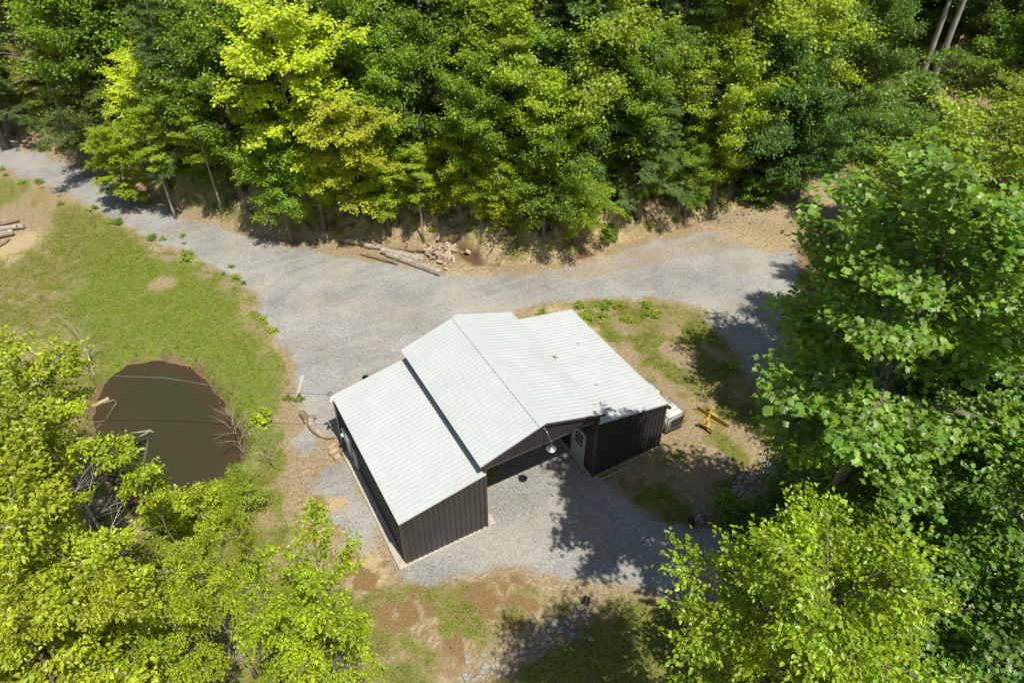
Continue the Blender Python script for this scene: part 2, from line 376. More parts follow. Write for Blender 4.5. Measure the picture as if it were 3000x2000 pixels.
brown = np.zeros_like(X)
for a in [(935, 1430, 1.1), (960, 1400, .7), (1000, 1640, 1.3), (1060, 1680, 1.2), (1120, 1645, .8), (1400, 1790, 1.7), (1250, 1760, 1.6), (1080, 1470, .6), (1120, 1560, .5), (1380, 1625, .6), (1500, 1740, 1.2), (1130, 1800, 1.3), (900, 1560, .8), (1010, 1240, .7), (980, 1520, .7), (1300, 1640, .8)]: brown = np.maximum(brown, blob(*a))
brown = brown*np.clip(3.2*(fbm(X*2.2, Y*2.2, 80, 4)-.33), 0, 1); brown += (rs*.8+bank*.7)*np.clip(2.6*(fbm(X*1.5, Y*1.5, 83, 4)-.46), 0, .8); brown += ls*np.clip(3*(fbm(X*1.7, Y*1.7, 81, 4)-.42), 0, .9)
verge = np.exp(-((sd(X, Y, field)-.7)/.8)**2)*np.clip(2.4*(fbm(X*.8, Y*.8, 88, 4)-.36), 0, 1)*(X < 0)*(Y > -1)
grass = grass-verge*.55; brown = np.maximum(brown, verge*.5)
sw = np.exp(-(pdist(X, Y, SWALE)/.8)**2); grass = grass-sw*.5
grass = grass-brown*.25
pale = .32+.5*(fbm(X*.6, Y*.6, 90, 3)-.5)+.75*blob(1090, 1680, .75)+.45*blob(975, 1480, .7)+.6*blob(1680, 940, 2)+.5*blob(50, 720, 1.6)-rs*.10+trail*.1
pale = pale*(1-bank)+bank*(.20+1.3*(fbm(X*.9, Y*.9, 91, 4)-.45)+.2*sstep(0, 8, X))
gb = bank*(.42+1.2*(fbm(X*.8+9, Y*.8, 92, 4)-.5)+.12*sstep(0, -14, X))
litter = sstep(2.6, 4.2, hd+(fbm(X*.5, Y*.5, 97, 3)-.5)*2.5)*.95
edge_l = np.exp(-((hd+.1)/.7)**2)*np.clip(2.2*(fbm(X*.7, Y*.7, 99, 4)-.38), 0, .8)
litter = np.maximum(litter, edge_l)
woods = ground_poly([(2330, 640), (2350, 850), (2400, 1000), (2460, 1330), (2150, 1500), (2150, 1560), (2500, 1650), (2400, 1850), (3300, 2400), (6000, 800), (3300, 400), (2600, 500), (2600, 590), (2440, 660)])
litter = np.maximum(litter, soft(sd(X, Y, woods), .8, 1.5, 98)*.7)
litter = np.maximum(litter, .9*np.exp(-((pdist(X, Y, [(9.75, 7.8), (9.75, 3.4)]))/.28)**2))
grass = np.where(hd > 0, gb, grass); brown = np.where(hd > 4, 0, brown); grav = np.where(hd > .15, 0, grav)
pd_ = sd(X, Y, POND)
mud = sstep(-.55, -.05, pd_+(fbm(X*1.4, Y*1.4, 58, 3)-.5)*.9)
inb = (X > -3.6) & (X < 9.2) & (Y > .1) & (Y < 7.8)
grass = np.where(inb, 0, grass)
lush = np.clip(g_field*soft(sd(X, Y, lawn), 1.5, 2.5, 28), 0, 1)
m1 = np.stack([np.clip(grav, 0, 1), np.clip(grass, 0, 1), np.clip(pale, 0, 1), np.ones_like(X)], -1).reshape(-1, 4)
m2 = np.stack([np.clip(brown, 0, 1), np.clip(litter, 0, 1), np.clip(mud, 0, 1), lush], -1).reshape(-1, 4)
V = np.stack([X, Y, Z], -1).reshape(-1, 3)
idx = np.arange(NX*NY).reshape(NY, NX)
F = np.stack([idx[:-1, :-1], idx[:-1, 1:], idx[1:, 1:], idx[1:, :-1]], -1).reshape(-1, 4)
def fmean(A): return ((A[:-1, :-1]+A[:-1, 1:]+A[1:, 1:]+A[1:, :-1])*.25).ravel()
fg = fmean(grav); ft = fmean(trail); fh = fmean(hd); fp = fmean(pd_)
cls = np.zeros(len(F), int); cls[fg > .45] = 1; cls[(ft > .5) & (cls == 0)] = 2; cls[fh > .15] = 3
for k, nm in enumerate(('ground', 'gravel_road', 'dirt_path', 'hillside')):
    f = F[cls == k]; u, inv = np.unique(f, return_inverse=True)
    o = mesh_np(nm, V[u], [inv.reshape(-1, 4)], M['terrain'], smooth=True)
    for an, ar in (('m1', m1), ('m2', m2)):
        ca = o.data.color_attributes.new(an, 'FLOAT_COLOR', 'POINT'); ca.data.foreach_set('color', ar[u].astype(np.float32).ravel())
    tag(o, kind='structure')

# ------------------------------------------------------------------ pond water
def water():
    m, n, l = newmat('pond_water'); o = nd(n, 'ShaderNodeOutputMaterial'); b = nd(n, 'ShaderNodeBsdfPrincipled'); l.new(b.outputs[0], o.inputs[0])
    g = nd(n, 'ShaderNodeNewGeometry'); P = g.outputs['Position']
    c = mixc(n, l, ramp(n, l, noise(n, l, P, .5, 2), .35, .65), (.048, .050, .022), (.060, .050, .024))
    mp = nd(n, 'ShaderNodeMapping'); mp.inputs['Scale'].default_value = (1, 2.2, 1); mp.inputs['Rotation'].default_value = (0, 0, .6); l.new(P, mp.inputs[0])
    fl = noise(n, l, mp.outputs[0], 5.5, 5, .7); zone = noise(n, l, P, .55, 2)
    c = mixc(n, l, mth(n, l, 'MULTIPLY', ramp(n, l, fl, .62, .70), ramp(n, l, zone, .45, .6)), c, (.17, .09, .05))
    va = nd(n, 'ShaderNodeVertexColor', layer_name='edge'); s = nd(n, 'ShaderNodeSeparateColor'); l.new(va.outputs[0], s.inputs[0])
    c = mixc(n, l, mth(n, l, 'MULTIPLY', s.outputs[0], ramp(n, l, noise(n, l, P, 3, 4), .3, .6)), c, (.075, .045, .022))
    l.new(c, b.inputs['Base Color']); b.inputs['Roughness'].default_value = .09; b.inputs['IOR'].default_value = 1.33; b.inputs['Specular IOR Level'].default_value = .35
    bp = nd(n, 'ShaderNodeBump'); bp.inputs['Strength'].default_value = .04; bp.inputs['Distance'].default_value = .02
    l.new(noise(n, l, P, 5, 2), bp.inputs['Height']); l.new(bp.outputs[0], b.inputs['Normal']); return m
wx = np.arange(-16, -6, .12); wy = np.arange(5.5, 21, .12); WX, WY = np.meshgrid(wx, wy)
ws = sd(WX, WY, POND); wi = np.arange(WX.size).reshape(WX.shape)
WF = np.stack([wi[:-1, :-1], wi[:-1, 1:], wi[1:, 1:], wi[1:, :-1]], -1).reshape(-1, 4)
WF = WF[(ws.ravel()[WF] > -.7).any(1)]; u, inv = np.unique(WF, return_inverse=True)
WV = np.stack([WX, WY, np.full_like(WX, -.5)], -1).reshape(-1, 3)[u]
o = mesh_np('pond_water', WV, [inv.reshape(-1, 4)], water(), smooth=True); tag(o, kind='structure')
ed = (1-sstep(.0, .9, ws+(fbm(WX, WY, 3, 3)-.5)*1.4)).ravel()[u]
ca = o.data.color_attributes.new('edge', 'FLOAT_COLOR', 'POINT'); ca.data.foreach_set('color', np.repeat(ed, 4).astype(np.float32))

# ------------------------------------------------------------------ grass blades and weeds (uncountable)
rg = np.random.default_rng(5)
def sample_mask(A, n, lim=None):
    """random points, density following a mask on the fine grid"""
    x = rg.uniform(-24, 24, n*3); y = rg.uniform(-8.5, 40, n*3)
    i = np.clip(np.searchsorted(ax, x), 0, NX-1); j = np.clip(np.searchsorted(ay, y), 0, NY-1)
    k = rg.random(n*3) < A[j, i]
    x, y = x[k][:n], y[k][:n]; q = pix(np.stack([x, y, H(x, y)], -1))
    v = (q[:, 0] > -60) & (q[:, 0] < 3060) & (q[:, 1] > -20) & (q[:, 1] < 2060)
    return x[v], y[v]
def blades(name, x, y, h, wd, cols, lab, cat, lean=.6, zoff=0):
    n = len(x); z = H(x, y)+zoff; a = rg.uniform(0, 6.28, n); ln = rg.uniform(.1, 1, n)*lean; hh = h*rg.uniform(.5, 1.3, n)
    b = rg.uniform(0, 6.28, n); dx, dy = np.cos(a)*wd*.5, np.sin(a)*wd*.5
    P0 = np.stack([x-dx, y-dy, z-.01], -1); P1 = np.stack([x+dx, y+dy, z-.01], -1)
    T = np.stack([x+np.cos(b)*ln*hh, y+np.sin(b)*ln*hh, z+hh*np.sqrt(np.clip(1-ln**2*.6, .1, 1))], -1)
    V = np.stack([P0, P1, T], 1).reshape(-1, 3)
    m, nn, l = newmat(name); o = nd(nn, 'ShaderNodeOutputMaterial'); b_ = nd(nn, 'ShaderNodeBsdfDiffuse'); l.new(b_.outputs[0], o.inputs[0])
    g = nd(nn, 'ShaderNodeNewGeometry'); cr = nd(nn, 'ShaderNodeValToRGB'); l.new(g.outputs['Random Per Island'], cr.inputs[0])
    cr.color_ramp.interpolation = 'CONSTANT'; e = cr.color_ramp.elements
    while len(e) < len(cols): e.new(.5)
    for i, c in enumerate(cols): e[i].position = i/len(cols); e[i].color = (*c, 1)
    l.new(cr.outputs[0], b_.inputs[0])
    o = mesh_np(name, V, [np.arange(n*3).reshape(-1, 3)], m); tag(o, lab, cat, kind='stuff'); return o
gm = np.clip(grass*1.2-.25, 0, 1)*(hd < .3)*(pd_ < -.25)
x, y = sample_mask(gm, 130000)
blades('grass', x, y, .085, .045, [(.13, .19, .015), (.18, .24, .02), (.055, .09, .01), (.22, .25, .03), (.42, .33, .15), (.07, .11, .012), (.20, .29, .02), (.25, .27, .04)], 'short patchy green and straw coloured grass on the field', 'grass')

ring = np.exp(-((pd_+.55)/.35)**2)*(fbm(X*.9, Y*.9, 55, 3) > .36)
x, y = sample_mask(ring*.95, 24000)
blades('tall_grass', x, y, .30, .045, [(.14, .22, .02), (.38, .30, .14), (.10, .15, .015), (.48, .38, .20), (.22, .30, .03)], 'longer green and straw grass round the rim of the pond', 'tall grass', lean=.9)
tm = np.clip(grass-.3, 0, 1)*(fbm(X*2.2, Y*2.2, 56, 3) > .56)*(pd_ < -.4)*(hd < 0)
x, y = sample_mask(tm, 30000)
blades('grass_tufts', x, y, .16, .045, [(.10, .16, .012), (.16, .24, .02), (.06, .10, .01), (.30, .28, .08)], 'darker grass tufts standing in the short grass of the field', 'grass tufts', lean=.8)
bk = bank*(hd > .25)*(fbm(X*1.3, Y*1.3, 57, 3) > .44)
x, y = sample_mask(np.clip(bk, 0, 1), 26000)
blades('dry_grass', x, y, .26, .03, [(.34, .24, .12), (.22, .14, .07), (.45, .34, .18), (.14, .16, .04), (.28, .18, .09)], 'dry straw and brown weeds hanging on the face of the cut bank', 'dry grass', lean=1.1)
def pebbles(name, x, y, size, cols, lab, cat, seed, hz=.5):
    g = np.random.default_rng(seed); n = len(x); z = H(x, y); s = size*g.uniform(.5, 1.4, n); a = g.uniform(0, 6.28, n); V = np.empty((n, 5, 3))
    for k in range(4):
        b = a+k*math.pi/2+g.uniform(-.4, .4, n); r = s*g.uniform(.35, .6, n); V[:, k] = np.stack([x+np.cos(b)*r, y+np.sin(b)*r, z-.004+0*x], -1)
    V[:, 4] = np.stack([x+g.normal(0, .12, n)*s, y+g.normal(0, .12, n)*s, z+s*hz], -1); b = (np.arange(n)*5)[:, None]
    F3 = np.concatenate([b+np.array([[k, (k+1) % 4, 4]]) for k in range(4)])
    m, nn, l = newmat(name); o = nd(nn, 'ShaderNodeOutputMaterial'); b_ = nd(nn, 'ShaderNodeBsdfDiffuse'); l.new(b_.outputs[0], o.inputs[0])
    ge = nd(nn, 'ShaderNodeNewGeometry'); cr = nd(nn, 'ShaderNodeValToRGB'); l.new(ge.outputs['Random Per Island'], cr.inputs[0]); cr.color_ramp.interpolation = 'CONSTANT'; e = cr.color_ramp.elements
    while len(e) < len(cols): e.new(.5)
    for i, c in enumerate(cols): e[i].position = i/len(cols); e[i].color = (*c, 1)
    l.new(cr.outputs[0], b_.inputs[0]); o = mesh_np(name, V.reshape(-1, 3), [F3], m); return tag(o, lab, cat, kind='stuff')
x, y = sample_mask(np.clip(grav, 0, 1)*(hd < 0)*.9, 70000)
pebbles('gravel', x, y, .055, [(.16, .17, .18), (.42, .42, .41), (.3, .3, .29), (.58, .56, .52), (.22, .22, .22), (.40, .36, .28), (.34, .35, .36)], 'crushed grey stone loose on the drive', 'gravel', 6)
lm = np.clip(litter*.8+bank*.25+np.exp(-((hd+.6)/.9)**2)*.5+rs*.12+ls*.12+grav*.010, 0, 1)*(~inb)
x, y = sample_mask(lm, 26000)
pebbles('fallen_leaves', x, y, .075, [(.20, .10, .05), (.30, .17, .09), (.12, .065, .035), (.36, .24, .14), (.22, .13, .08)], 'brown dead leaves scattered under the bank and in the woods', 'fallen leaves', 7, .25)
# ------------------------------------------------------------------ barn
X0, BW, X3, BL = -3.76, 5.49, 9.33, 7.92
HL, HT, HE, HR, LINT = 2.86, 3.57, 4.12, 5.07, 3.815
barn = tag(empty('barn', (0, 0, 0)), 'metal barn with white roofs and dark bronze walls, standing in the middle of the yard', 'barn')
def ribs_sheet(name, mat, a, b, c, d, sp=.2286, th=.025, rw=.052, rh=.045, parent=barn, mid=False, up=None):
    """sheet a-b (rib start line) to d-c (rib end line); ribs run from edge ab to edge dc"""
    a, b, c, d = [np.asarray(q, float) for q in (a, b, c, d)]
    n = np.cross(b-a, d-a); n /= np.linalg.norm(n)
    if up is not None and np.dot(n, up) < 0: n = -n
    mb = MB(); mb.hexa([a-n*th, b-n*th, c-n*th, d-n*th, a, b, c, d])
    L = np.linalg.norm(b-a); k = int(round(L/sp)); u = (b-a)/L
    for i in range(k+1):
        t = min(max(i/k, .5*rw/L), 1-.5*rw/L); p = a+(b-a)*t; q = d+(c-d)*t; w1, w2 = rw*.5, rw*.44
        if np.linalg.norm(q-p) < .05: continue
        mb.hexa([p-u*w1+n*.001, p+u*w1+n*.001, q+u*w1+n*.001, q-u*w1+n*.001, p-u*w2+n*rh, p+u*w2+n*rh, q+u*w2+n*rh, q-u*w2+n*rh])
        if mid and i < k:
            for s in (.33, .67):
                t2 = (i+s)/k; p2 = a+(b-a)*t2; q2 = d+(c-d)*t2
                mb.hexa([p2-u*.016+n*.001, p2+u*.016+n*.001, q2+u*.016+n*.001, q2-u*.016+n*.001, p2-u*.006+n*.010, p2+u*.006+n*.010, q2+u*.006+n*.010, q2-u*.006+n*.010])
    return mb.build(name, mat, parent), mb
def screws(parent, a, b, c, d, rows, n):
    a, b, c, d = [np.asarray(q, float) for q in (a, b, c, d)]; nn = np.cross(b-a, d-a); nn /= np.linalg.norm(nn)
    if nn[2] < 0: nn = -nn
    mb = MB(); u = (b-a)/np.linalg.norm(b-a); v = (d-a)/np.linalg.norm(d-a)
    for r in rows:
        for i in range(n):
            t = (i+.25)/n; p = (a+(b-a)*t)*(1-r)+(d+(c-d)*t)*r+nn*.004
            mb.obox(p, u, v, nn, .010, .010, .006)
    return tag(mb.build('screw_row', M['screw'], parent), kind='stuff')
OV = .24; GE = .1
upv = (0, 0, 1)
rl, _ = ribs_sheet('roof', M['roof'], (-OV, -GE, HE), (-OV, BL+GE, HE), (BW/2, BL+GE, HR), (BW/2, -GE, HR), up=upv)
screws(rl, (-OV, -GE, HE), (-OV, BL+GE, HE), (BW/2, BL+GE, HR), (BW/2, -GE, HR), (.04, .27, .5, .73, .93), 35)
rr, _ = ribs_sheet('roof', M['roof'], (BW+OV, -GE, HE), (BW+OV, BL+GE, HE), (BW/2, BL+GE, HR), (BW/2, -GE, HR), up=upv)
screws(rr, (BW+OV, -GE, HE), (BW+OV, BL+GE, HE), (BW/2, BL+GE, HR), (BW/2, -GE, HR), (.04, .27, .5, .73, .9), 35)
ll, _ = ribs_sheet('lean_to_roof', M['roof'], (X0-.08, -.08, HL), (X0-.08, BL+.08, HL), (-.01, BL+.08, HT), (-.01, -.08, HT), up=upv)
screws(ll, (X0-.08, -.08, HL), (X0-.08, BL+.08, HL), (-.01, BL+.08, HT), (-.01, -.08, HT), (.03, .28, .52, .76, .96), 35)
lr, _ = ribs_sheet('lean_to_roof', M['roof'], (X3+.08, -.08, HL+.05), (X3+.08, BL+.08, HL+.05), (BW+.01, BL+.08, HT+.04), (BW+.01, -.08, HT+.04), up=upv)
screws(lr, (X3+.08, -.08, HL+.05), (X3+.08, BL+.08, HL+.05), (BW+.01, BL+.08, HT+.04), (BW+.01, -.08, HT+.04), (.03, .28, .52, .76, .96), 35)
# ridge cap : two flat wings and hemmed edges
sl = (HR-HE)/(BW/2+OV); mb = MB()
for s in (-1, 1):
    wd = .30
    p = lambda dx, y, dz=0: (BW/2+s*dx, y, HR+.034-dx*sl+dz)
    mb.hexa([p(0, -GE-.02), p(wd, -GE-.02), p(wd, BL+GE+.02), p(0, BL+GE+.02), p(0, -GE-.02, .012), p(wd, -GE-.02, .012), p(wd, BL+GE+.02, .012), p(0, BL+GE+.02, .012)])
    mb.hexa([p(wd-.03, -GE-.02, .012), p(wd, -GE-.02, .012), p(wd, BL+GE+.02, .012), p(wd-.03, BL+GE+.02, .012), p(wd-.03, -GE-.02, .02), p(wd, -GE-.02, .02), p(wd, BL+GE+.02, .02), p(wd-.03, BL+GE+.02, .02)])
mb.build('ridge_cap', M['roof'], barn)
# rake trim along roof ends (white on lean-tos, bronze on the main gable)
def rake(name, mat, a, b, h=.12, t=.03, dy=0):
    a, b = np.array(a, float), np.array(b, float); mb = MB()
    mb.hexa([a+(0, -t, -h), b+(0, -t, -h), b+(0, 0, -h), a+(0, 0, -h), a+(0, -t, .012), b+(0, -t, .012), b+(0, 0, .012), a+(0, 0, .012)])
    return mb.build(name, mat, barn)
rake('rake_trim', M['roof'], (X0-.08, -.083, HL+.02), (-.01, -.083, HT+.02), .045)
rake('rake_trim', M['trim'], (X0-.07, -.052, HL-.032), (-.01, -.052, HT-.032), .09, .02)
rake('rake_trim', M['trim'], (BW+.01, -.052, HT+.005), (X3+.07, -.052, HL+.015), .09, .02)
rake('rake_trim', M['trim'], (-OV, -GE-.003, HE-.004), (BW/2, -GE-.003, HR-.004), .1, .02)
rake('rake_trim', M['trim'], (BW/2, -GE-.003, HR-.004), (BW+OV, -GE-.003, HE-.004), .1, .02)
# walls
def wall(a, b, ha0, ha1, hb0, hb1, nrm, name='wall', mat=None):
    a = np.array(a, float); b = np.array(b, float)
    return ribs_sheet(name, mat or M['siding'], (*a, ha0), (*b, hb0), (*b, hb1), (*a, ha1), rw=.045, rh=.034, up=nrm)[0]
wall((X0+.03, 0), (-.03, 0), .02, HL-.03, .02, HT-.05, (0, -1, 0))                     # front left
wall((BW+.03, 0), (X3-.03, 0), .02, HT-.03, .02, HL, (0, -1, 0))                       # front right
wall((X0, .03), (X0, BL-.03), .12, HL-.03, .12, HL-.03, (-1, 0, 0))                     # left side
wall((X3, .03), (X3, BL-.03), .02, HL+.0, .02, HL+.0, (1, 0, 0))                        # right side
wall((0, .03), (0, BL-.03), .02, HE, .02, HE, (1, 0, 0))                               # passage, left
wall((0-.03, .03), (0-.03, BL-.03), HT-.4, HE-.01, HT-.4, HE-.01, (-1, 0, 0))
wall((BW+.03, .03), (BW+.03, BL-.03), HT-.4, HE-.01, HT-.4, HE-.01, (1, 0, 0))
D0, D1, DH = .76, 1.66, 2.05                                                              # door opening in the passage wall
wall((BW, .03), (BW, D0-.06), .02, HE, .02, HE, (-1, 0, 0))
wall((BW, D1+.10), (BW, BL-.03), .02, HE, .02, HE, (-1, 0, 0))
wall((BW, D0-.06), (BW, D1+.10), DH+.08, HE, DH+.08, HE, (-1, 0, 0))
wall((X0+.03, BL), (-.03, BL), .02, HL-.03, .02, HT-.05, (0, 1, 0)); wall((BW+.03, BL), (X3-.03, BL), .02, HT-.03, .02, HL, (0, 1, 0))
for y0, nr in ((0, (0, -1, 0)), (BL, (0, 1, 0))):                                          # gables
    k = 24; mb = MB(); s = nr[1]; th = .02
    xs = np.linspace(0, BW, k+1)
    roofz = lambda x: HR-.05-abs(x-BW/2)*sl
    for i in range(2):
        xa, xb = (0, BW/2) if i == 0 else (BW/2, BW)
        y1 = y0-s*th
        mb.hexa([(xa, y0, LINT), (xb, y0, LINT), (xb, y1, LINT), (xa, y1, LINT), (xa, y0, roofz(xa)), (xb, y0, roofz(xb)), (xb, y1, roofz(xb)), (xa, y1, roofz(xa))])
    for x in xs:
        x = min(max(x, .02), BW-.02)
        mb.hexa([(x-.016, y0+s*.001, LINT), (x+.016, y0+s*.001, LINT), (x+.009, y0+s*.022, LINT), (x-.009, y0+s*.022, LINT),
                 (x-.016, y0+s*.001, roofz(x)), (x+.016, y0+s*.001, roofz(x)), (x+.009, y0+s*.022, roofz(x)), (x-.009, y0+s*.022, roofz(x))])
    mb.build('gable_wall', M['siding'], barn)
    t = MB().box((.03, y0-.03, LINT-.05), (BW-.03, y0+.03, LINT-.003)); t.build('lintel_trim', M['trim'], barn)
mb = MB()
for (x, y, h) in ((X0, 0, HL-.03), (X3, 0, HL), (0, 0, HE-.06), (BW, 0, HE-.06), (X0, BL, HL-.03), (X3, BL, HL), (0, BL, HE-.06), (BW, BL, HE-.06)):
    mb = MB().box((x-.045, y-.045, .02), (x+.045, y+.045, h-.02)); mb.build('corner_trim', M['trim'], barn)
# footings
mb = MB().box((X0-.36, -.16, -.2), (X0+.02, 7.0, .12)); mb.build('footing', M['concrete'], barn, bevel=.015)
mb = MB().box((X0+.05, -.10, -.2), (-.35, .06, .016)).box((-.2, -.05, -.2), (.42, .5, .045)); mb.build('footing', M['concrete'], barn, bevel=.01)
mb = MB().box((BW-.12, .02, -.2), (BW+.04, BL, .05)); mb.build('footing', M['concrete'], barn, bevel=.01)
mb = MB().box((BW+.05, -.03, -.2), (X3, .06, .015)); mb.build('footing', M['concrete'], barn, bevel=.01)
# door with nine panes
dr = MB().box((BW-.02, D0, .06), (BW+.025, D1, DH)).build('door', M['door'], barn, bevel=.004)
wf = MB(); wy0, wy1, wz0, wz1 = D0+.14, D1-.14, 1.08, 1.88
for k in range(4):
    y = wy0+(wy1-wy0)*k/3; wf.box((BW-.04, y-.014, wz0-.014), (BW-.021, y+.014, wz1+.014))
for k in range(4):
    z = wz0+(wz1-wz0)*k/3
    for j in range(3):
        wf.box((BW-.039, wy0+(wy1-wy0)*j/3+.0145, z-.013), (BW-.022, wy0+(wy1-wy0)*(j+1)/3-.0145, z+.013))
wf.build('window_frame', M['door'], dr)
MB().box((BW-.028, wy0, wz0), (BW-.0205, wy1, wz1)).build('pane', M['glass'], dr)
MB().tube([(BW-.021, D1-.07, 1.0), (BW-.07, D1-.07, 1.0)], [.022, .03], 10).build('handle', M['galv'], dr)
df = MB().box((BW-.05, D0-.06, .05), (BW+.03, D0-.003, DH+.07)).box((BW-.05, D1+.003, .05), (BW+.03, D1+.12, DH+.07)).box((BW-.049, D0-.003, DH+.003), (BW+.03, D1+.003, DH+.069))
df.build('door_frame', M['door'], barn, bevel=.004)
# gooseneck lamp on the gable
gl = tag(bpy.data.objects.new('gooseneck_lamp', None)); C.objects.link(gl); gl.parent = barn
bx = BW/2-.02
arm = [(bx, -.02, 4.72), (bx+.0, -.12, 4.74), (bx+.02, -.26, 4.66), (bx+.03, -.36, 4.45), (bx+.1, -.38, 4.25), (bx+.14, -.38, 4.1), (bx+.15, -.37, 3.95)]
mb = MB().tube(arm, .014, 8); mb.tube([(bx, -.0, 4.72), (bx, -.03, 4.72)], .06, 12); mb.tube([arm[2], np.array(arm[2])+(.0, .08, -.07)], .02, 6).tube([(bx+.1, -.38, 4.3), (bx+.2, -.42, 4.24), (bx+.17, -.38, 4.1)], .008, 6)
mb.build('arm', M['galv'], gl, smooth=True)
c = np.array([bx+.15, -.37, 3.78]); mb = MB(); prof = [(.03, .17), (.045, .10), (.05, .09), (.10, .07), (.115, .045), (.155, .03), (.175, .01), (.215, .0), (.218, -.012), (.20, -.012), (.02, .03)]
n = 28; vs = [(c[0]+r*math.cos(2*math.pi*k/n), c[1]+r*math.sin(2*math.pi*k/n), c[2]+z) for r, z in prof for k in range(n)]
mb.add(vs, [(i*n+k, i*n+(k+1) % n, (i+1)*n+(k+1) % n, (i+1)*n+k) for i in range(len(prof)-1) for k in range(n)]); mb.build('lamp_shade', M['galv'], gl, smooth=True)
# electric boxes, meter and service mast on the left wall
mb = MB().box((X0-.17, 5.85, .75), (X0-.03, 6.35, 1.95)).box((X0-.2, 5.9, 1.0), (X0-.172, 6.3, 1.85)); eb = mb.build('breaker_box', M['grey_box'], barn, bevel=.01)
mb = MB().box((X0-.16, 6.6, 1.05), (X0-.03, 6.95, 1.75)); mt = mb.build('meter_box', M['grey_box'], barn, bevel=.01)
MB().tube([(X0-.16, 6.78, 1.45), (X0-.27, 6.78, 1.45)], [.09, .085], 16).build('meter_dial', M['white'], mt, smooth=False)
MB().box((X0-.12, 5.3, .5), (X0-.03, 5.7, 1.6)).build('disconnect_box', M['grey_box'], barn, bevel=.01)
MB().tube([(X0-.14, 7.55, .1), (X0-.14, 7.55, 3.2), (X0-.15, 7.55, 3.55)], .035, 10).tube([(X0-.15, 7.55, 3.5), (X0-.25, 7.5, 3.58)], [.06, .05], 10).build('service_mast', M['galv'], barn)
mb = MB(); rr_ = random.Random(4)
for k in range(3):
    cx_ = np.array([X0-.22+.05*k, 7.6, 3.42-.1*k]); mb.tube([cx_+np.array([.12*math.cos(a), .05*k, .13*math.sin(a)]) for a in np.linspace(0, 5.6, 14)], .007, 5)
mb.build('drip_loop', M['black'], barn)
MB().box((X0-.24, 7.35, 3.18), (X0-.1, 7.46, 3.36)).tube([(X0-.17, 7.4, 3.3), (X0-.3, 7.3, 3.2)], [.05, .07], 12).build('security_light', M['white'], barn)
# stain specks
# ------------------------------------------------------------------ power line
pts = []
A = np.array([X0-.25, 7.55, 3.45]); B = np.array([-10.2, 11.2, 4.35]); Dn = np.array([-34., 24., 9.])
for t in np.linspace(0, 1, 9)[:-1]: p = A*(1-t)+B*t; p[2] -= .25*math.sin(math.pi*t); pts.append(p)
for t in np.linspace(0, 1, 22): p = B*(1-t)+Dn*t; p[2] -= .9*math.sin(math.pi*t); pts.append(p)
mb = MB().tube(pts, .009, 5)
mb.tube([p+np.array([.012*math.sin(i*2.2), 0, -.03-.014*math.cos(i*2.2)]) for i, p in enumerate(pts)], .008, 4)
tag(mb.build('power_line', M['cable']), 'thin twisted power cable crossing the pond to the barn corner', 'cable')

# ------------------------------------------------------------------ loose things
def chunk(L, r, seed, sides=9, bend=.0, taper=.8, knots=0):
    """log along +X centred on the origin, lying on z=0"""
    q = random.Random(seed); mb = MB(); n = max(3, int(L/.35)); pts = []; rad = []
    for i in range(n+1):
        t = i/n; pts.append((L*(t-.5), bend*math.sin(math.pi*t)+q.uniform(-.02, .02)*min(1, L), r*.95+q.uniform(-.01, .01))); rad.append(r*(1-(1-taper)*t)*q.uniform(.93, 1.07))
    mb.tube(pts, rad, sides)
    for k in range(knots):
        i = q.randint(1, n-1); p = np.array(pts[i]); a = q.uniform(.3, 2.8); mb.tube([p, p+np.array([.05, math.cos(a), math.sin(a)])*r*1.7], [r*.3, r*.22], 6)
    return mb
def log(name, mat, P0, P1, r, seed, label, group=None, cat='log', z=0, bend=0, taper=.8, knots=1, ends=True):
    P0 = np.array(P0[:2]); P1 = np.array(P1[:2]); L = float(np.linalg.norm(P1-P0)); c = (P0+P1)/2
    ang = math.atan2(P1[1]-P0[1], P1[0]-P0[0])
    root = empty(name, (c[0], c[1], h1(c[0], c[1])+z), ang)
    root.rotation_euler = (0, math.atan2(h1(*P0)-h1(*P1), L), ang)
    chunk(L, r, seed, bend=bend, taper=taper, knots=knots).build('trunk', mat, root, smooth=False)
    if ends:
        e = MB().tube([(-L/2-.004, 0, r*.95), (-L/2-.012, 0, r*.95)], [r*.86, r*.86], 12); e.build('cut_end', M['cutwood'], root)
        e = MB().tube([(L/2+.004, 0, r*.95), (L/2+.012, 0, r*.95)], [r*taper*.86]*2, 12); e.build('cut_end', M['cutwood'], root)
    return tag(root, label, cat, group)
G1 = 'logs lying below the cut bank'
def g0(a, b): return hit(a, b, .12)
log('log', M['log'], g0(1008, 708), g0(1255, 738), .20, 1, 'longest dark brown log lying against the foot of the cut bank', G1, taper=.75, knots=3, bend=-.25)
log('log', M['log_grey'], g0(1072, 722), g0(1117, 730), .19, 2, 'short grey-brown log between the long dark log and the thin front pole', G1)
log('log', M['log_grey'], g0(1120, 740), g0(1245, 768), .25, 3, 'thick pale log with peeling white bark beside the split firewood', G1, taper=1.25)
log('log', M['log_grey'], g0(1135, 748), g0(1292, 803), .19, 4, 'long front log reaching out onto the gravel, its cut end toward the barn', G1, taper=1.25)
log('log', M['log'], g0(1058, 742), g0(1165, 772), .14, 5, 'thin crooked pole, leftmost at the gravel edge of the log pile', G1, knots=2)
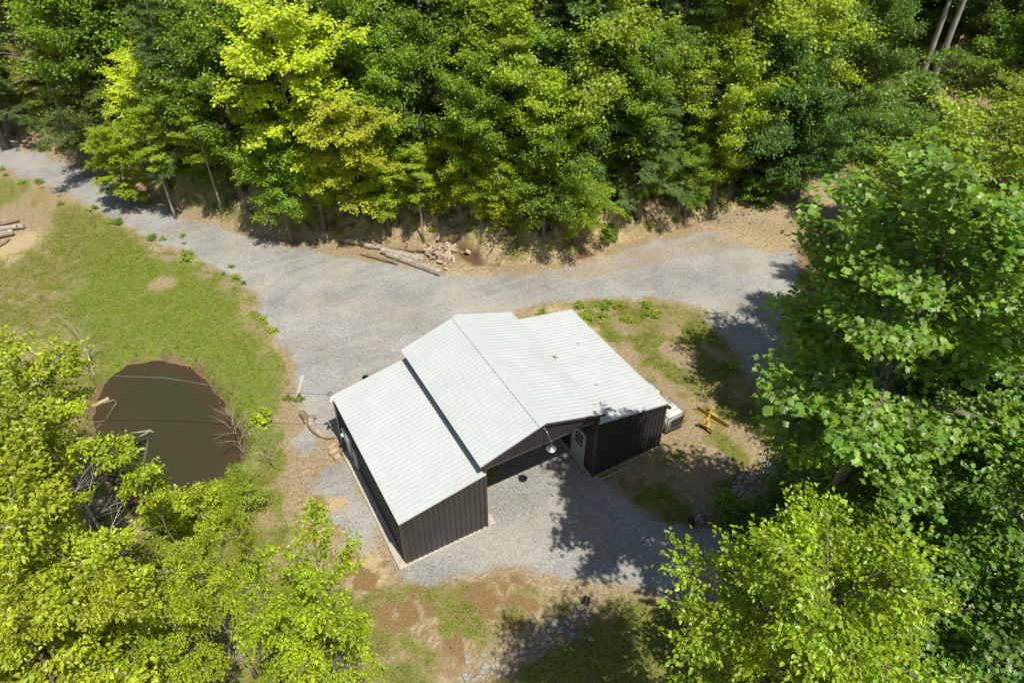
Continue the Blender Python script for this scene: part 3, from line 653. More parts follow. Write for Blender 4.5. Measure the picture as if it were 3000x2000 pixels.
# split firewood heap
G2 = 'split firewood heaped at the end of the logs'
rr_ = random.Random(11); heap = []
for k in range(60):
    hb_ = hit(1288+rr_.gauss(0, 26), 742+rr_.gauss(0, 20), .15); heap.append(hb_)
cc = hit(1287, 745, .1)
for k, p in enumerate(heap):
    L = rr_.uniform(.38, .5); r = rr_.uniform(.08, .14)
    mb = MB(); n = rr_.choice([3, 4, 5]); a0 = rr_.random()*6
    ring = [(r*math.cos(a0+2*math.pi*i/n)*rr_.uniform(.8, 1.2), r*math.sin(a0+2*math.pi*i/n)*rr_.uniform(.8, 1.2)) for i in range(n)]
    mb.add([(-L/2, a, b) for a, b in ring]+[(L/2, a*.93, b*.93) for a, b in ring], [tuple(range(n)), tuple(range(2*n-1, n-1, -1))]+[(i, (i+1) % n, n+(i+1) % n, n+i) for i in range(n)])
    o = mb.build('firewood', M['splitwood'] if rr_.random() < .75 else M['log_grey'], None, bevel=.006)
    d = math.hypot(p[0]-cc[0], p[1]-cc[1]); zz = max(0, .6-d*.45)*rr_.uniform(.5, 1)
    o.location = (p[0], p[1], h1(p[0], p[1])+r*.8+zz); o.rotation_euler = (rr_.uniform(-.5, .5), rr_.uniform(-.7, .7), rr_.uniform(0, 3.14))
    tag(o, 'split wedge of grey firewood in the heap at the end of the logs', 'firewood', G2)
# parking block, round log, bowed log, chunks beside the barn
p, q = at(888, 1100, .08), at(869, 1172, .08)
cxy = (p+q)/2; L = np.linalg.norm(p-q)
o = MB().hexa([(-L/2, -.13, 0), (L/2, -.13, 0), (L/2, .13, 0), (-L/2, .13, 0), (-L/2+.02, -.09, .15), (L/2-.02, -.09, .15), (L/2-.02, .09, .15), (-L/2+.02, .09, .15)]).build('parking_block', M['concrete'], bevel=.015)
o.location = (cxy[0], cxy[1], h1(cxy[0], cxy[1])-.01); o.rotation_euler = (0, 0, math.atan2(p[1]-q[1], p[0]-q[0])); tag(o, 'pale concrete parking block lying on the gravel near the pond', 'parking block')
log('log_round', M['log'], at(885, 1208, .15), at(900, 1233, .15), .17, 21, 'short brown log standing alone left of the bowed driftwood log', cat='log', knots=0, taper=1)
root = empty('driftwood', (0, 0, 0)); P = [at(910, 1225, .2), at(912, 1243, .18), at(922, 1258, .16), at(940, 1270, .16), at(960, 1278, .15), at(979, 1280, .12)]
base = np.array([P[2][0], P[2][1], h1(P[2][0], P[2][1])]); root.location = base
MB().tube([p_-base for p_ in P], [.20, .19, .17, .17, .14, .05], 11).build('trunk', M['log_grey'], root, smooth=True)
MB().tube([P[0]-base+(-.15, .1, .05), P[0]-base+(.05, -.05, .1), P[0]-base+(.25, -.02, .0)], [.07, .12, .08], 8).build('root_knot', M['log'], root)
tag(root, 'bowed pale bare log with a knotted root end, left of the barn corner', 'log')
GB = 'wood blocks at the end of the footing'
for k, (a, b, sx, sy, sz, m_, rz, lab) in enumerate([(977, 1322, .42, .3, .28, 'cutwood', .3, 'pale sawn wood block nearest the pond at the end of the barn footing'), (988, 1338, .34, .3, .3, 'splitwood', .1, 'orange-brown split wood block sitting on the end of the concrete footing'), (972, 1305, .5, .22, .22, 'splitwood', .5, 'grey split piece of wood behind the two sawn blocks by the barn'), (996, 1322, .3, .25, .24, 'log', 1.2, 'dark bark-covered wood piece tight against the barn wall')]):
    c = at(a, b, .2); mb = MB().hexa([(-sx/2, -sy/2, 0), (sx/2, -sy/2, 0), (sx/2*.9, sy/2, 0), (-sx/2, sy/2*.9, 0), (-sx/2*.9, -sy/2, sz), (sx/2, -sy/2*.9, sz*.8), (sx/2*.8, sy/2*.9, sz), (-sx/2*.9, sy/2*.8, sz*.9)])
    o = mb.build('wood_block', M[m_], bevel=.015); o.location = (c[0], c[1], h1(c[0], c[1])+.0); o.rotation_euler = (0, 0, rz); tag(o, lab, 'wood block', GB)
# bucket behind the left lean-to
c = at(864, 1112, .25) if False else hit(1072, 1110, .25)
root = empty('bucket', (c[0], c[1], h1(c[0], c[1]))); root.scale = (.8, .8, .8)
mb = MB(); prof = [(0, .01), (.17, .01), (.21, .40), (.225, .41), (.20, .41), (.165, .03)]; n = 18
mb.add([(r*math.cos(2*math.pi*k/n), r*math.sin(2*math.pi*k/n), z) for r, z in prof for k in range(n)], [(i*n+k, i*n+(k+1) % n, (i+1)*n+(k+1) % n, (i+1)*n+k) for i in range(len(prof)-1) for k in range(n)])
mb.build('body', M['black'], root, smooth=False); MB().tube([(.22*math.cos(a), .03, .4+.24*math.sin(a)) for a in np.linspace(0, math.pi, 12)], .014, 6).build('handle', M['black'], root)
tag(root, 'black bucket with raised handle peeking out behind the left roof edge', 'bucket')
# pipe beside the right wall
p, q = at(1752, 1408, .03), at(1845, 1364, .03)
o = MB().tube([(p[0]-q[0], p[1]-q[1], 0), (0, 0, 0)], .03, 8).build('pipe', M['pvc']); o.location = (q[0], q[1], h1(q[0], q[1])+.03); tag(o, 'thin pale pipe lying on the dirt below the right wall', 'pipe')

# ------------------------------------------------------------------ IBC totes
def tote(x, y, label, plate=True):
    root = tag(empty('liquid_tote', (x, y, h1(x, y))), label, 'tank', 'liquid totes beside the barn')
    hx, hy = .5, .58
    MB().box((-hx+.04, -hy+.04, .17), (hx-.04, hy-.04, 1.12)).build('tank', M['hdpe'], root, bevel=.06, smooth=True)
    pl = MB()
    for yy in (-hy, -.08, hy-.16): pl.box((-hx, yy, .0), (hx, yy+.16, .10))
    pl.box((-hx, -hy, .101), (hx, hy, .15)); pl.build('pallet', M['black'], root, bevel=.008)
    cg = MB()
    for z in (.2, .36, .52, .68, .84, 1.0, 1.13):
        cg.tube([(-hx, -hy, z), (hx, -hy, z), (hx, hy, z), (-hx, hy, z), (-hx, -hy, z)], .011 if z < 1.1 else .016, 5)
    for i in range(7):
        xx = -hx+2*hx*i/6; cg.tube([(xx, -hy-.012, .15), (xx, -hy-.012, 1.13)], .010, 5); cg.tube([(xx, hy+.012, .15), (xx, hy+.012, 1.13)], .010, 5)
        yy = -hy+2*hy*i/6; cg.tube([(-hx-.012, yy, .15), (-hx-.012, yy, 1.13)], .010, 5); cg.tube([(hx+.012, yy, .15), (hx+.012, yy, 1.13)], .010, 5)
    cg.tube([(-hx, -.25, 1.15), (hx, -.25, 1.15)], .014, 5).tube([(-hx, .25, 1.15), (hx, .25, 1.15)], .014, 5)
    cg.build('cage', M['galv'], root)
    MB().tube([(0, 0, 1.12), (0, 0, 1.16)], [.12, .11], 18).build('cap', M['black'], root)
    if plate: MB().box((-.24, -hy-.035, .38), (hx-.04, -hy-.024, .92)).build('plate', M['label'], root)
    return root
tote(10.6, .98, 'white liquid tote in a wire cage beside the front right corner of the barn')
tote(10.5, 2.6, 'second white caged liquid tote, behind the first along the right barn wall', False)

# ------------------------------------------------------------------ yellow grader blade
hub = np.array([13.0, .42, 0]); hub[2] = h1(13.0, .42)
root = tag(empty('grader_blade', hub), 'yellow tractor grader blade attachment lying on the ground behind the tanks', 'grader blade')
bl_, br_ = at(2037, 1188, .3)-hub, at(2143, 1252, .3)-hub; bl_[2] = br_[2] = .02
u = (br_-bl_); L = np.linalg.norm(u); u /= L; v = np.array([-u[1], u[0], 0])
mb = MB(); prof = [(-.10, .0), (-.03, .10), (.0, .22), (-.01, .34), (-.06, .43)]
vs = []
for e in (0, L):
    for (a, z) in prof: vs.append(bl_+u*e+v*a+np.array([0, 0, z]))
    for (a, z) in prof[::-1]: vs.append(bl_+u*e+v*(a+.035)+np.array([0, 0, z]))
k = 10; mb.add(vs, [(i, (i+1) % k, k+(i+1) % k, k+i) for i in range(k)]+[tuple(range(k)), tuple(range(2*k-1, k-1, -1))])
mb.build('blade', M['yellow'], root)
MB().tube([(0, 0, .28), (0, 0, .5)], [.17, .17], 20).tube([(0, 0, .5), (0, 0, .56)], [.09, .07], 14).build('turntable', M['yellow'], root)
a1_, a2_ = at(2049, 1243, .35)-hub, at(2082, 1261, .35)-hub; am = (a1_+a2_)/2; n_ = -am/np.linalg.norm(am); s_ = (a2_-a1_)/np.linalg.norm(a2_-a1_)
mb = MB(); mb.tube([(0, 0, .42), tuple(am*.5+[0, 0, .1])], [.065, .06], 8)
P_ = [am*.45-s_*.06, am*.45+s_*.06, am+s_*.32, am-s_*.32]; mb.hexa([p_+np.array([0, 0, .30-p_[2]]) for p_ in P_]+[p_+np.array([0, 0, .36-p_[2]]) for p_ in P_]); mb.build('boom', M['yellow'], root)
e0, e1 = am-s_*.42, am+s_*.42; mb = MB().obox((am[0], am[1], .33), s_, n_, (0, 0, 1), .42, .05, .05)
for e in (e0, e1): mb.obox((e[0], e[1], .25), s_, n_, (0, 0, 1), .025, .08, .14)
mb.hexa([(am+s_*a+n_*b+np.array([0, 0, z-am[2]])) for z in (.36, .75) for a, b in ((-.05, .05), (.05, .05), (.03, .2) if z < .5 else (.03, .09), (-.03, .2) if z < .5 else (-.03, .09))]); mb.build('hitch_frame', M['yellow'], root)
for sx in (-1, 1):
    MB().tube([tuple(e0 if sx < 0 else e1)[:2]+(.2,), tuple((e0 if sx < 0 else e1)+s_*sx*.1)[:2]+(.2,)], .022, 8).build('pin', M['galv'], root)
MB().hexa([u*.05+np.array([0, 0, .1]), u*.5+np.array([0, 0, .1]), u*.45-v*.18+np.array([0, 0, .1]), u*.05-v*.3+np.array([0, 0, .1]), u*.05+np.array([0, 0, .3]), u*.5+np.array([0, 0, .15]), u*.45-v*.16+np.array([0, 0, .15]), u*.05-v*.25+np.array([0, 0, .3])]).build('gusset', M['yellow'], root)

root.scale = (.88, .88, .88)
# ------------------------------------------------------------------ culvert ends
def culvert(px_, py_, dirv, label, r=.16):
    c = at(px_, py_, -.25); root = tag(empty('culvert_pipe', (c[0], c[1], h1(c[0], c[1])-.02), math.atan2(dirv[1], dirv[0])), label, 'culvert', 'culvert pipe ends')
    mb = MB(); prof = []
    for i in range(8): prof.append((i*.05, r+(.015 if i % 2 else 0)))
    prof += [(.35, r-.02), (.0, r-.02)]; n = 16
    mb.add([(-x_, q*math.cos(2*math.pi*k/n), q*math.sin(2*math.pi*k/n)) for x_, q in prof for k in range(n)], [(i*n+k, i*n+(k+1) % n, (i+1)*n+(k+1) % n, (i+1)*n+k) for i in range(len(prof)-1) for k in range(n)])
    mb.build('corrugated_pipe', M['black'], root); return root
culvert(2330, 1292, (-.5, -.3), 'black culvert pipe end at the upper end of the rock ditch')
culvert(2026, 1516, (.6, .6), 'black culvert pipe end at the lower end of the rock ditch beside the drive')
culvert(1712, 1772, (-.6, -.5), 'black culvert pipe end at the head of the pale rock swale')

# ------------------------------------------------------------------ rip-rap rocks
def rock_mesh(seed):
    q = np.random.default_rng(seed); import bmesh
    bm = bmesh.new(); bmesh.ops.create_icosphere(bm, subdivisions=1, radius=1)
    for v_ in bm.verts: v_.co *= q.uniform(.75, 1.15)
    for v_ in bm.verts: v_.co = (v_.co[0], v_.co[1]*.75, v_.co[2]*.6)
    me = bpy.data.meshes.new('rock'); bm.to_mesh(me); bm.free(); me.materials.append(M['rock']); return me
rocks = [rock_mesh(s) for s in range(6)]; rr_ = random.Random(3)
def place_rock(x, y, s, label, group):
    o = bpy.data.objects.new('rock', rocks[rr_.randrange(6)]); C.objects.link(o); s *= rr_.uniform(.6, 1.35)
    o.location = (x, y, h1(x, y)+s*.25); o.scale = (s, s, s); o.rotation_euler = (rr_.uniform(-.4, .4), rr_.uniform(-.4, .4), rr_.uniform(0, 6.3)); tag(o, label, 'rock', group)
def along(pl, n, sp, size, label, group, end=1.):
    seg = np.linalg.norm(np.diff(pl, axis=0), axis=1); cum = np.concatenate([[0], np.cumsum(seg)])
    for k in range(n):
        t = rr_.random()*cum[-1]*end; i = min(np.searchsorted(cum, t)-1, len(seg)-1); i = max(i, 0); f = (t-cum[i])/seg[i]; p_ = pl[i]*(1-f)+pl[i+1]*f
        place_rock(p_[0]+rr_.gauss(0, sp), p_[1]+rr_.gauss(0, sp), size, label, group)
along(DITCH[:3], 62, .26, .15, 'grey angular rock packed in the upper rock ditch right of the barn', 'rocks in the upper ditch')
along(DITCH[2:], 62, .26, .14, 'grey angular rock packed in the lower shaded rock ditch above the drive', 'rocks in the lower ditch')
along(SWALE, 120, .33, .13, 'pale sunlit rock in the shallow swale at the bottom edge of the yard', 'rocks in the pale swale')
for k in range(9):
    c = at(2115+rr_.uniform(-12, 22), 1330+rr_.uniform(-15, 30)); place_rock(c[0], c[1], .13, 'bluish rock in the small cluster on the slope beside the upper ditch', 'rocks beside the upper ditch')
for k in range(42):
    c = at(2180+rr_.gauss(0, 35), 635+rr_.gauss(0, 14)); place_rock(c[0], c[1], .13, 'grey rock in the heap where the dirt path leaves the gravel', 'rocks at the start of the path')

# ------------------------------------------------------------------ vegetation generators
def grow(seed, Ht, Rr, cb, nl, prof, up0=.5, up1=1.1, droop=.25, sec=2.2, twl=.45, lean=(0, 0), wob=.12, r0=None, twd=3.2, lob=0.):
    """trunk, limbs, side branches; returns a wood MB and twig anchors (base point, direction, length)"""
    q = random.Random(seed); mb = MB(); tw = []
    n = 9; tp = []
    for i in range(n+1):
        t = i/n; tp.append(np.array([lean[0]*t**1.3+q.uniform(-wob, wob)*t, lean[1]*t**1.3+q.uniform(-wob, wob)*t, Ht*t]))
    r0 = r0 or .018*Ht+.02
    mb.tube(tp, [r0*(1-.88*i/n)+(.35*r0 if i == 0 else 0) for i in range(n+1)], 7)
    def trunk_at(z):
        f = min(max(z/Ht*n, 0), n-1e-6); i = int(f); return tp[i]*(1-f+i)+tp[i+1]*(f-i)
    for i in range(nl):
        t = (i+q.random())/nl; z = cb+(Ht*.985-cb)*t**.92; L = Rr*prof(t)*q.uniform(.6, 1.25)
        L *= 1+lob*math.sin(2*i*2.399+seed)+lob*.7*math.sin(3*i*2.399+seed*1.7)
        if L < .15: L = .15
        az = i*2.399+q.uniform(-.5, .5); pit = up0+(up1-up0)*t+q.uniform(-.15, .15)
        p = trunk_at(z).copy(); k = 6; pts = [p.copy()]; azc = az
        for j in range(k):
            d = np.array([math.cos(azc)*math.cos(pit), math.sin(azc)*math.cos(pit), math.sin(pit)]); p = p+d*L/k; pts.append(p.copy())
            pit -= droop*q.uniform(.3, 1.4)/k*2; azc += q.uniform(-.18, .18)
        rl_ = max(.010, r0*.42*(1-.75*t)*min(1.3, L/Rr+.3)); mb.tube(pts, [rl_*(1-.85*j/k)+.003 for j in range(k+1)], 4, cap=False)
        ns = int(L*sec)+2
        for m_ in range(ns):
            s = .22+.78*(m_+q.random()*.7)/ns; s = min(s, .999); f = s*k; j = int(f); b = pts[j]*(1-f+j)+pts[j+1]*(f-j); d0 = pts[j+1]-pts[j]; d0 /= np.linalg.norm(d0)
            sd_ = 1 if m_ % 2 else -1; an = sd_*q.uniform(.5, 1.15)*(1-.5*s)
            d1 = np.array([d0[0]*math.cos(an)-d0[1]*math.sin(an), d0[0]*math.sin(an)+d0[1]*math.cos(an), d0[2]*.7+(q.uniform(-.15, .28) if lob == 0 else q.uniform(-.55, .65))]); d1 /= np.linalg.norm(d1)
            sl_ = (L*.36*(1.2-s)+.22)*q.uniform(.7, 1.3); e = b+d1*sl_; mb.tube([b, (b+e)/2+np.array([0, 0, q.uniform(-.04, .06)]), e], [rl_*.35*(1.1-s)+.004, .005, .003], 3, cap=False)
            nt_ = int(sl_*twd)+2
            for h_ in range(nt_):
                s2 = (h_+q.random())/nt_; c_ = b+d1*sl_*s2; a2 = (1 if h_ % 2 else -1)*q.uniform(.3, 1.1)*(1-.6*s2)
                d2 = np.array([d1[0]*math.cos(a2)-d1[1]*math.sin(a2), d1[0]*math.sin(a2)+d1[1]*math.cos(a2), d1[2]*.6+(q.uniform(-.25, .25) if lob == 0 else q.uniform(-.5, .5))]); d2 /= np.linalg.norm(d2)
                tw.append((*c_, *d2, twl*q.uniform(.6, 1.25)))
    return mb, np.array(tw)
OUT = {
 'kite': (np.array([(0, 0), (.5, .42), (0, 1), (-.5, .42)]), [(0, 1, 2), (0, 2, 3)], .62),
 'oval': (np.array([(0, 0), (.46, .22), (.5, .58), (0, 1.), (-.5, .58), (-.46, .22)]), [(0, 1, 2, 3), (0, 3, 4, 5)], .62),
 'tulip': (np.array([(0, 0), (.34, -.06), (.56, .16), (.38, .42), (.48, .78), (.14, .80), (0, 1.0), (-.14, .80), (-.48, .78), (-.38, .42), (-.56, .16), (-.34, -.06)]), [(0, 1, 2, 3), (0, 3, 4, 5), (0, 5, 6, 7), (0, 7, 8, 9), (0, 9, 10, 11)], .95),
 'needle': (np.array([(0, 0), (.5, .3), (0, 1), (-.5, .3)]), [(0, 1, 2), (0, 2, 3)], .22),
}
def leaves(seed, tw, per, size, kind, spread=.16, droopy=.25, upn=.9, alongness=.6, zs=.45):
    g = np.random.default_rng(seed); T = np.repeat(tw, per, 0); n = len(T)
    t = g.random(n); d = T[:, 3:6]; p = T[:, :3]+d*(T[:, 6]*t)[:, None]
    p += g.normal(0, 1, (n, 3))*np.array([spread, spread, spread*zs])
    out, faces, asp = OUT[kind]
    nrm = np.array([0, 0, upn])+g.normal(0, .42, (n, 3)); nrm /= np.linalg.norm(nrm, axis=1)[:, None]
    ax_ = d*alongness+g.normal(0, .5, (n, 3)); ax_[:, 2] -= droopy
    ax_ -= nrm*(ax_*nrm).sum(1)[:, None]; ax_ /= np.linalg.norm(ax_, axis=1)[:, None]+1e-9; sd_ = np.cross(nrm, ax_)
    s = size*g.uniform(.6, 1.3, n); fold = g.uniform(.02, .16, n)
    V = np.empty((n, len(out), 3))
    for k, (a, b) in enumerate(out):
        V[:, k] = p+sd_*(a*asp*s)[:, None]+ax_*(b*s)[:, None]+nrm*(abs(a)*fold*s*1.2)[:, None]-nrm*((b**2)*.18*s)[:, None]
    m_ = len(out); base = (np.arange(n)*m_)[:, None]
    k3 = [f for f in faces if len(f) == 3]; k4 = [f for f in faces if len(f) == 4]; F = []
    for ks in (k3, k4):
        if ks: F.append(np.concatenate([base+np.array(f)[None] for f in ks], 0))
    return V.reshape(-1, 3), F
def plant_proto(name, seed, wood='bark', per=12, size=.2, kind='kite', lk={}, **gk):
    mb, tw = grow(seed, **gk); root = bpy.data.objects.new(name, None)
    root.hide_render = False
    tr = mb.build('trunk' if gk.get('Ht', 9) > 3 else 'stems', M[wood], root, smooth=True); C.objects.unlink(tr)
    if per:
        V, F = leaves(seed+100, tw, per, size, kind, **lk); cr = mesh_np('crown' if gk.get('Ht', 9) > 3 else 'foliage', V, F, M['leaf'], root); C.objects.unlink(cr)
    else: cr = None
    return (name, tr, cr)
def put(proto, x, y, s=1., rz=0., col=(.07, .15, .02), label='', cat='tree', group=None, sz=None, tilt=(0, 0), z=None, name=None):
    nm, tr, cr = proto
    root = empty(name or nm, (x, y, (h1(x, y)-.05) if z is None else z)); root.rotation_euler = (tilt[0], tilt[1], rz); root.scale = (s, s, sz or s)
    for p_ in (tr, cr):
        if p_ is None: continue
        c_ = p_.copy(); C.objects.link(c_); c_.parent = root; c_.color = (*col, 1)
    return tag(root, label, cat, group)
rnd_ = lambda t: math.sin(math.pi*min(1, .2+.70*t))**.55
dec_ = lambda t: (.62+.55*math.sin(math.pi*min(1, t*1.15)))*(1-.35*max(0, t-.7)/.3)
cone_ = lambda t: (1-t)**.8*.95+.08
umb = lambda t: .55+.6*math.sin(math.pi*t)
PR = {}
PR['maple_a'] = plant_proto('broadleaf_tree', 11, per=19, size=.165, kind='oval', Ht=11, Rr=2.9, cb=3.0, nl=40, prof=dec_, up0=.45, up1=1.35, droop=.30, wob=.35, lob=.22, lk=dict(spread=.18, upn=.9, zs=.9))
PR['maple_b'] = plant_proto('broadleaf_tree', 23, per=19, size=.16, kind='oval', Ht=10, Rr=3.1, cb=2.2, nl=38, prof=dec_, up0=.35, up1=1.2, droop=.55, wob=.5, lob=.28, lean=(.8, .3), lk=dict(spread=.18, upn=.9, zs=.9))
PR['oak'] = plant_proto('broadleaf_tree', 31, per=19, size=.185, kind='kite', Ht=12, Rr=3.2, cb=3.6, nl=36, prof=dec_, up0=.5, up1=1.3, droop=.2, wob=.5, lob=.25, lean=(-.5, .4), sec=2.4, lk=dict(spread=.2, upn=.8, zs=.9))
PR['slim'] = plant_proto('slender_tree', 41, wood='bark_pale', per=17, size=.165, kind='oval', Ht=11.5, Rr=2.1, cb=5.5, nl=26, prof=dec_, up0=.4, up1=1.3, droop=.3, wob=.15, r0=.15, lk=dict(spread=.16))
PR['yellow'] = plant_proto('yellow_tree', 53, wood='bark_pale', per=18, size=.17, kind='oval', Ht=11, Rr=3.2, cb=1.8, nl=44, prof=dec_, up0=.15, up1=1.2, droop=.5, wob=.4, lob=.28, r0=.14, lean=(.5, -1.8), sec=2.3, lk=dict(spread=.13, upn=1.3))
PR['hemlock'] = plant_proto('hemlock_tree', 61, per=34, size=.2, kind='needle', Ht=12, Rr=2.7, cb=2.5, nl=46, prof=cone_, up0=.15, up1=.4, droop=.5, wob=.12, sec=3, twl=.4, lk=dict(spread=.07, upn=1.2, alongness=1.4))
PR['shrub'] = plant_proto('shrub', 71, per=14, size=.17, kind='oval', Ht=1.9, Rr=1.2, cb=.15, nl=16, prof=lambda t: 1-.45*t, up0=.35, up1=1.1, droop=.5, r0=.03, twl=.35, twd=4, lk=dict(spread=.12))
PR['shrub_b'] = plant_proto('shrub', 73, per=13, size=.14, kind='kite', Ht=2.6, Rr=1.3, cb=.2, nl=18, prof=umb, up0=.2, up1=1.2, droop=.6, r0=.035, twl=.35, twd=4, lk=dict(spread=.12))
PR['dead'] = plant_proto('bare_tree', 83, wood='deadwood', per=0, Ht=9, Rr=2.8, cb=2.5, nl=22, prof=rnd_, up0=.0, up1=.9, droop=.5, wob=.3, r0=.07, sec=3)
PR['dead_bush'] = plant_proto('bare_shrub', 87, wood='deadwood', per=0, Ht=2.6, Rr=1.5, cb=.1, nl=12, prof=umb, up0=.5, up1=1.2, droop=.3, r0=.022, sec=3, wob=.25)
PR['weed'] = plant_proto('weed', 91, per=7, size=.13, kind='oval', Ht=.4, Rr=.3, cb=.02, nl=7, prof=umb, up0=.4, up1=1.1, droop=.6, r0=.006, twl=.16, twd=4, lk=dict(spread=.05))
PR['tall'] = plant_proto('tall_tree', 97, wood='bark_pale', per=16, size=.24, kind='oval', Ht=21, Rr=3.2, cb=14, nl=22, prof=rnd_, up0=.2, up1=1.0, droop=.25, wob=.15, r0=.36, lk=dict(spread=.18))
# near trees, finer
PR['near_s'] = plant_proto('leafy_tree', 141, wood='bark', per=12, size=.165, kind='oval', lob=.4, Ht=9.6, Rr=1.85, cb=6.3, nl=22, prof=rnd_, up0=.0, up1=1.0, droop=.35, wob=.5, sec=3, twl=.42, twd=4, lk=dict(spread=.11, upn=1.0, droopy=.35))
PR['near_m'] = plant_proto('leafy_tree', 149, wood='bark', per=12, size=.165, kind='oval', lob=.45, Ht=10, Rr=2.5, cb=6.4, nl=22, prof=umb, up0=.0, up1=1.0, droop=.35, wob=.5, lean=(-.4, .3), sec=2.8, twl=.45, twd=3.8, lk=dict(spread=.11, upn=1.0, droopy=.35))
PR['sprig'] = plant_proto('leafy_tree', 151, wood='bark', per=9, size=.2, kind='oval', Ht=9, Rr=.95, cb=6.9, nl=12, prof=umb, up0=.1, up1=.9, droop=.3, wob=.5, sec=4, twl=.4, twd=4.5, r0=.1, lk=dict(spread=.1, upn=1.0, droopy=.35))
PR['tulip'] = plant_proto('tulip_tree', 113, per=18, size=.15, kind='tulip', Ht=15, Rr=3.4, cb=8.5, nl=34, prof=rnd_, up0=.2, up1=1.0, droop=.2, wob=.2, sec=2.2, twl=.5, twd=3.2, lk=dict(spread=.2, upn=1.0))
PR['birch'] = plant_proto('birch_tree', 127, wood='bark', per=24, size=.11, kind='oval', Ht=13, Rr=2.75, cb=8.0, nl=44, prof=rnd_, up0=.35, up1=1.1, droop=.4, wob=.2, sec=3.2, twl=.55, twd=3.6, lk=dict(spread=.07, upn=.55, droopy=.7, alongness=1.))
PR['elm'] = plant_proto('elm_tree', 131, per=15, size=.14, kind='oval', Ht=13, Rr=3.9, cb=3, nl=40, prof=rnd_, up0=.1, up1=1.0, droop=.4, wob=.3, sec=2.8, twl=.5, twd=3.4, lk=dict(spread=.12, upn=.8))

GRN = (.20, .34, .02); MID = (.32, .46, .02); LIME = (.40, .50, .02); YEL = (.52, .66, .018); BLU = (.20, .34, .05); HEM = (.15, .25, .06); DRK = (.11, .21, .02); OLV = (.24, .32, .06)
# ------------------------------------------------------------------ wooded hillside: (photo column, photo row of the crown, crown height above ground, kind, scale, colour)
ry = random.Random(77)
FOREST = []
def base_for(px_, py_, hc):
    """find the base whose point hc above the ground shows at (px_,py_)"""
    z = 3.
    for _ in range(40):
        p_ = at(px_, py_, z); z += ((h1(p_[0], p_[1])+hc)-z)*.6
        z = min(z, 24)
    p_ = at(px_, py_, z); return p_[0], p_[1]
spec = [  # px, py(crown centre), hc, proto, scale, colour, look
 (840, 250, 7.0, 'yellow', 1.15, YEL, 'big bright yellow-green tree leaning over the road bank'),
 (1010, 420, 5.5, 'yellow', .85, (.42, .48, .016), 'yellow-green tree hanging over the bank above the log pile'),
 (430, 330, 5.0, 'yellow', .8, YEL, 'yellow tree left of the grey bare branches, low over the left road'),
 (330, 470, 3.6, 'yellow', .55, (.34, .46, .016), 'small lime sapling at the roadside on the left, lowest of the yellow trees'),
 (395, 120, 8., 'yellow', .75, (.42, .46, .02), 'yellow-green tree near the top edge, left of the big yellow one'),
 (700, 30, 9., 'yellow', .75, (.42, .46, .02), 'yellow tree cut by the top edge above the big yellow one'),
 (900, 90, 8., 'yellow', .7, (.38, .42, .03), 'loose yellow tree top right of the big yellow one'),
 (40, 60, 8., 'yellow', .7, (.32, .34, .03), 'olive yellow tree in the top left corner'),
 (600, 200, 7., 'dead', 1.1, GRN, 'grey bare-branched tree between the two yellow trees'),
 (110, 180, 7., 'dead', 1.0, GRN, 'grey bare-branched tree near the left edge'),
 (1640, 130, 9., 'dead', .8, GRN, 'bare grey snag high on the middle of the hillside'),
 (640, 100, 7, 'hemlock', .9, OLV, 'olive hemlock behind the bare branches left of the big yellow tree'),
 (290, 250, 6, 'hemlock', .8, OLV, 'olive hemlock left of the yellow trees near the left edge'),
 (270, 380, 4, 'maple_b', .7, (.17, .25, .05), 'grey-green bushy tree at the left road bank'),
 (1240, 190, 8, 'hemlock', 1.15, (.17, .25, .07), 'tall hemlock with a bare lower trunk above the firewood heap'),
 (1050, 420, 5, 'hemlock', .7, HEM, 'dark feathery hemlock right of the big yellow tree'),
 (1180, 420, 4.5, 'hemlock', .7, OLV, 'small hemlock in front of the tall one'),
 (2120, 60, 9, 'hemlock', .8, OLV, 'hemlock near the top edge right of centre'),
 (1380, 540, 2.6, 'maple_b', .55, LIME, 'lime green spreading tree overhanging the middle of the cut bank'),
 (1290, 560, 2.2, 'maple_b', .42, LIME, 'lime sapling above the firewood heap'),
 (1510, 190, 8.6, 'slim', 1.0, MID, 'slender tree with a straight pale trunk in the middle of the hillside'),
 (1640, 330, 6, 'oak', .8, (.14, .27, .06), 'blue-green oak-leaved tree right of the slender pale trunk'),
 (1700, 420, 4.5, 'maple_a', .62, (.13, .27, .04), 'medium green tree below the blue-green one'),
 (1690, 600, 3., 'maple_b', .5, MID, 'green sapling hanging down the cut bank right of middle'),
 (1880, 200, 8, 'maple_a', .95, (.30, .42, .025), 'light green maple right of the middle of the hillside'),
 (2060, 180, 7.6, 'maple_b', .95, (.30, .42, .025), 'light green spreading maple near the dark woods'),
 (2030, 330, 6, 'slim', .85, MID, 'slender tree with a pale trunk above the right end of the cut bank'),
 (2020, 540, 2.5, 'maple_b', .5, GRN, 'dark green bushy sapling above the right end of the cut bank'),
 (2020, 455, 3.4, 'yellow', .38, YEL, 'small yellow sapling above the right end of the cut bank'),
 (2300, 330, 6.5, 'maple_b', 1.05, (.09, .21, .025), 'deep green layered tree beside the start of the dirt path'),
 (2380, 430, 4.2, 'maple_b', .8, (.10, .23, .03), 'low deep green tree overhanging the dirt path'),
 (2280, 180, 8, 'maple_a', 1.0, MID, 'tall green maple above the dirt path'),
]
for s_ in spec: FOREST.append(s_)
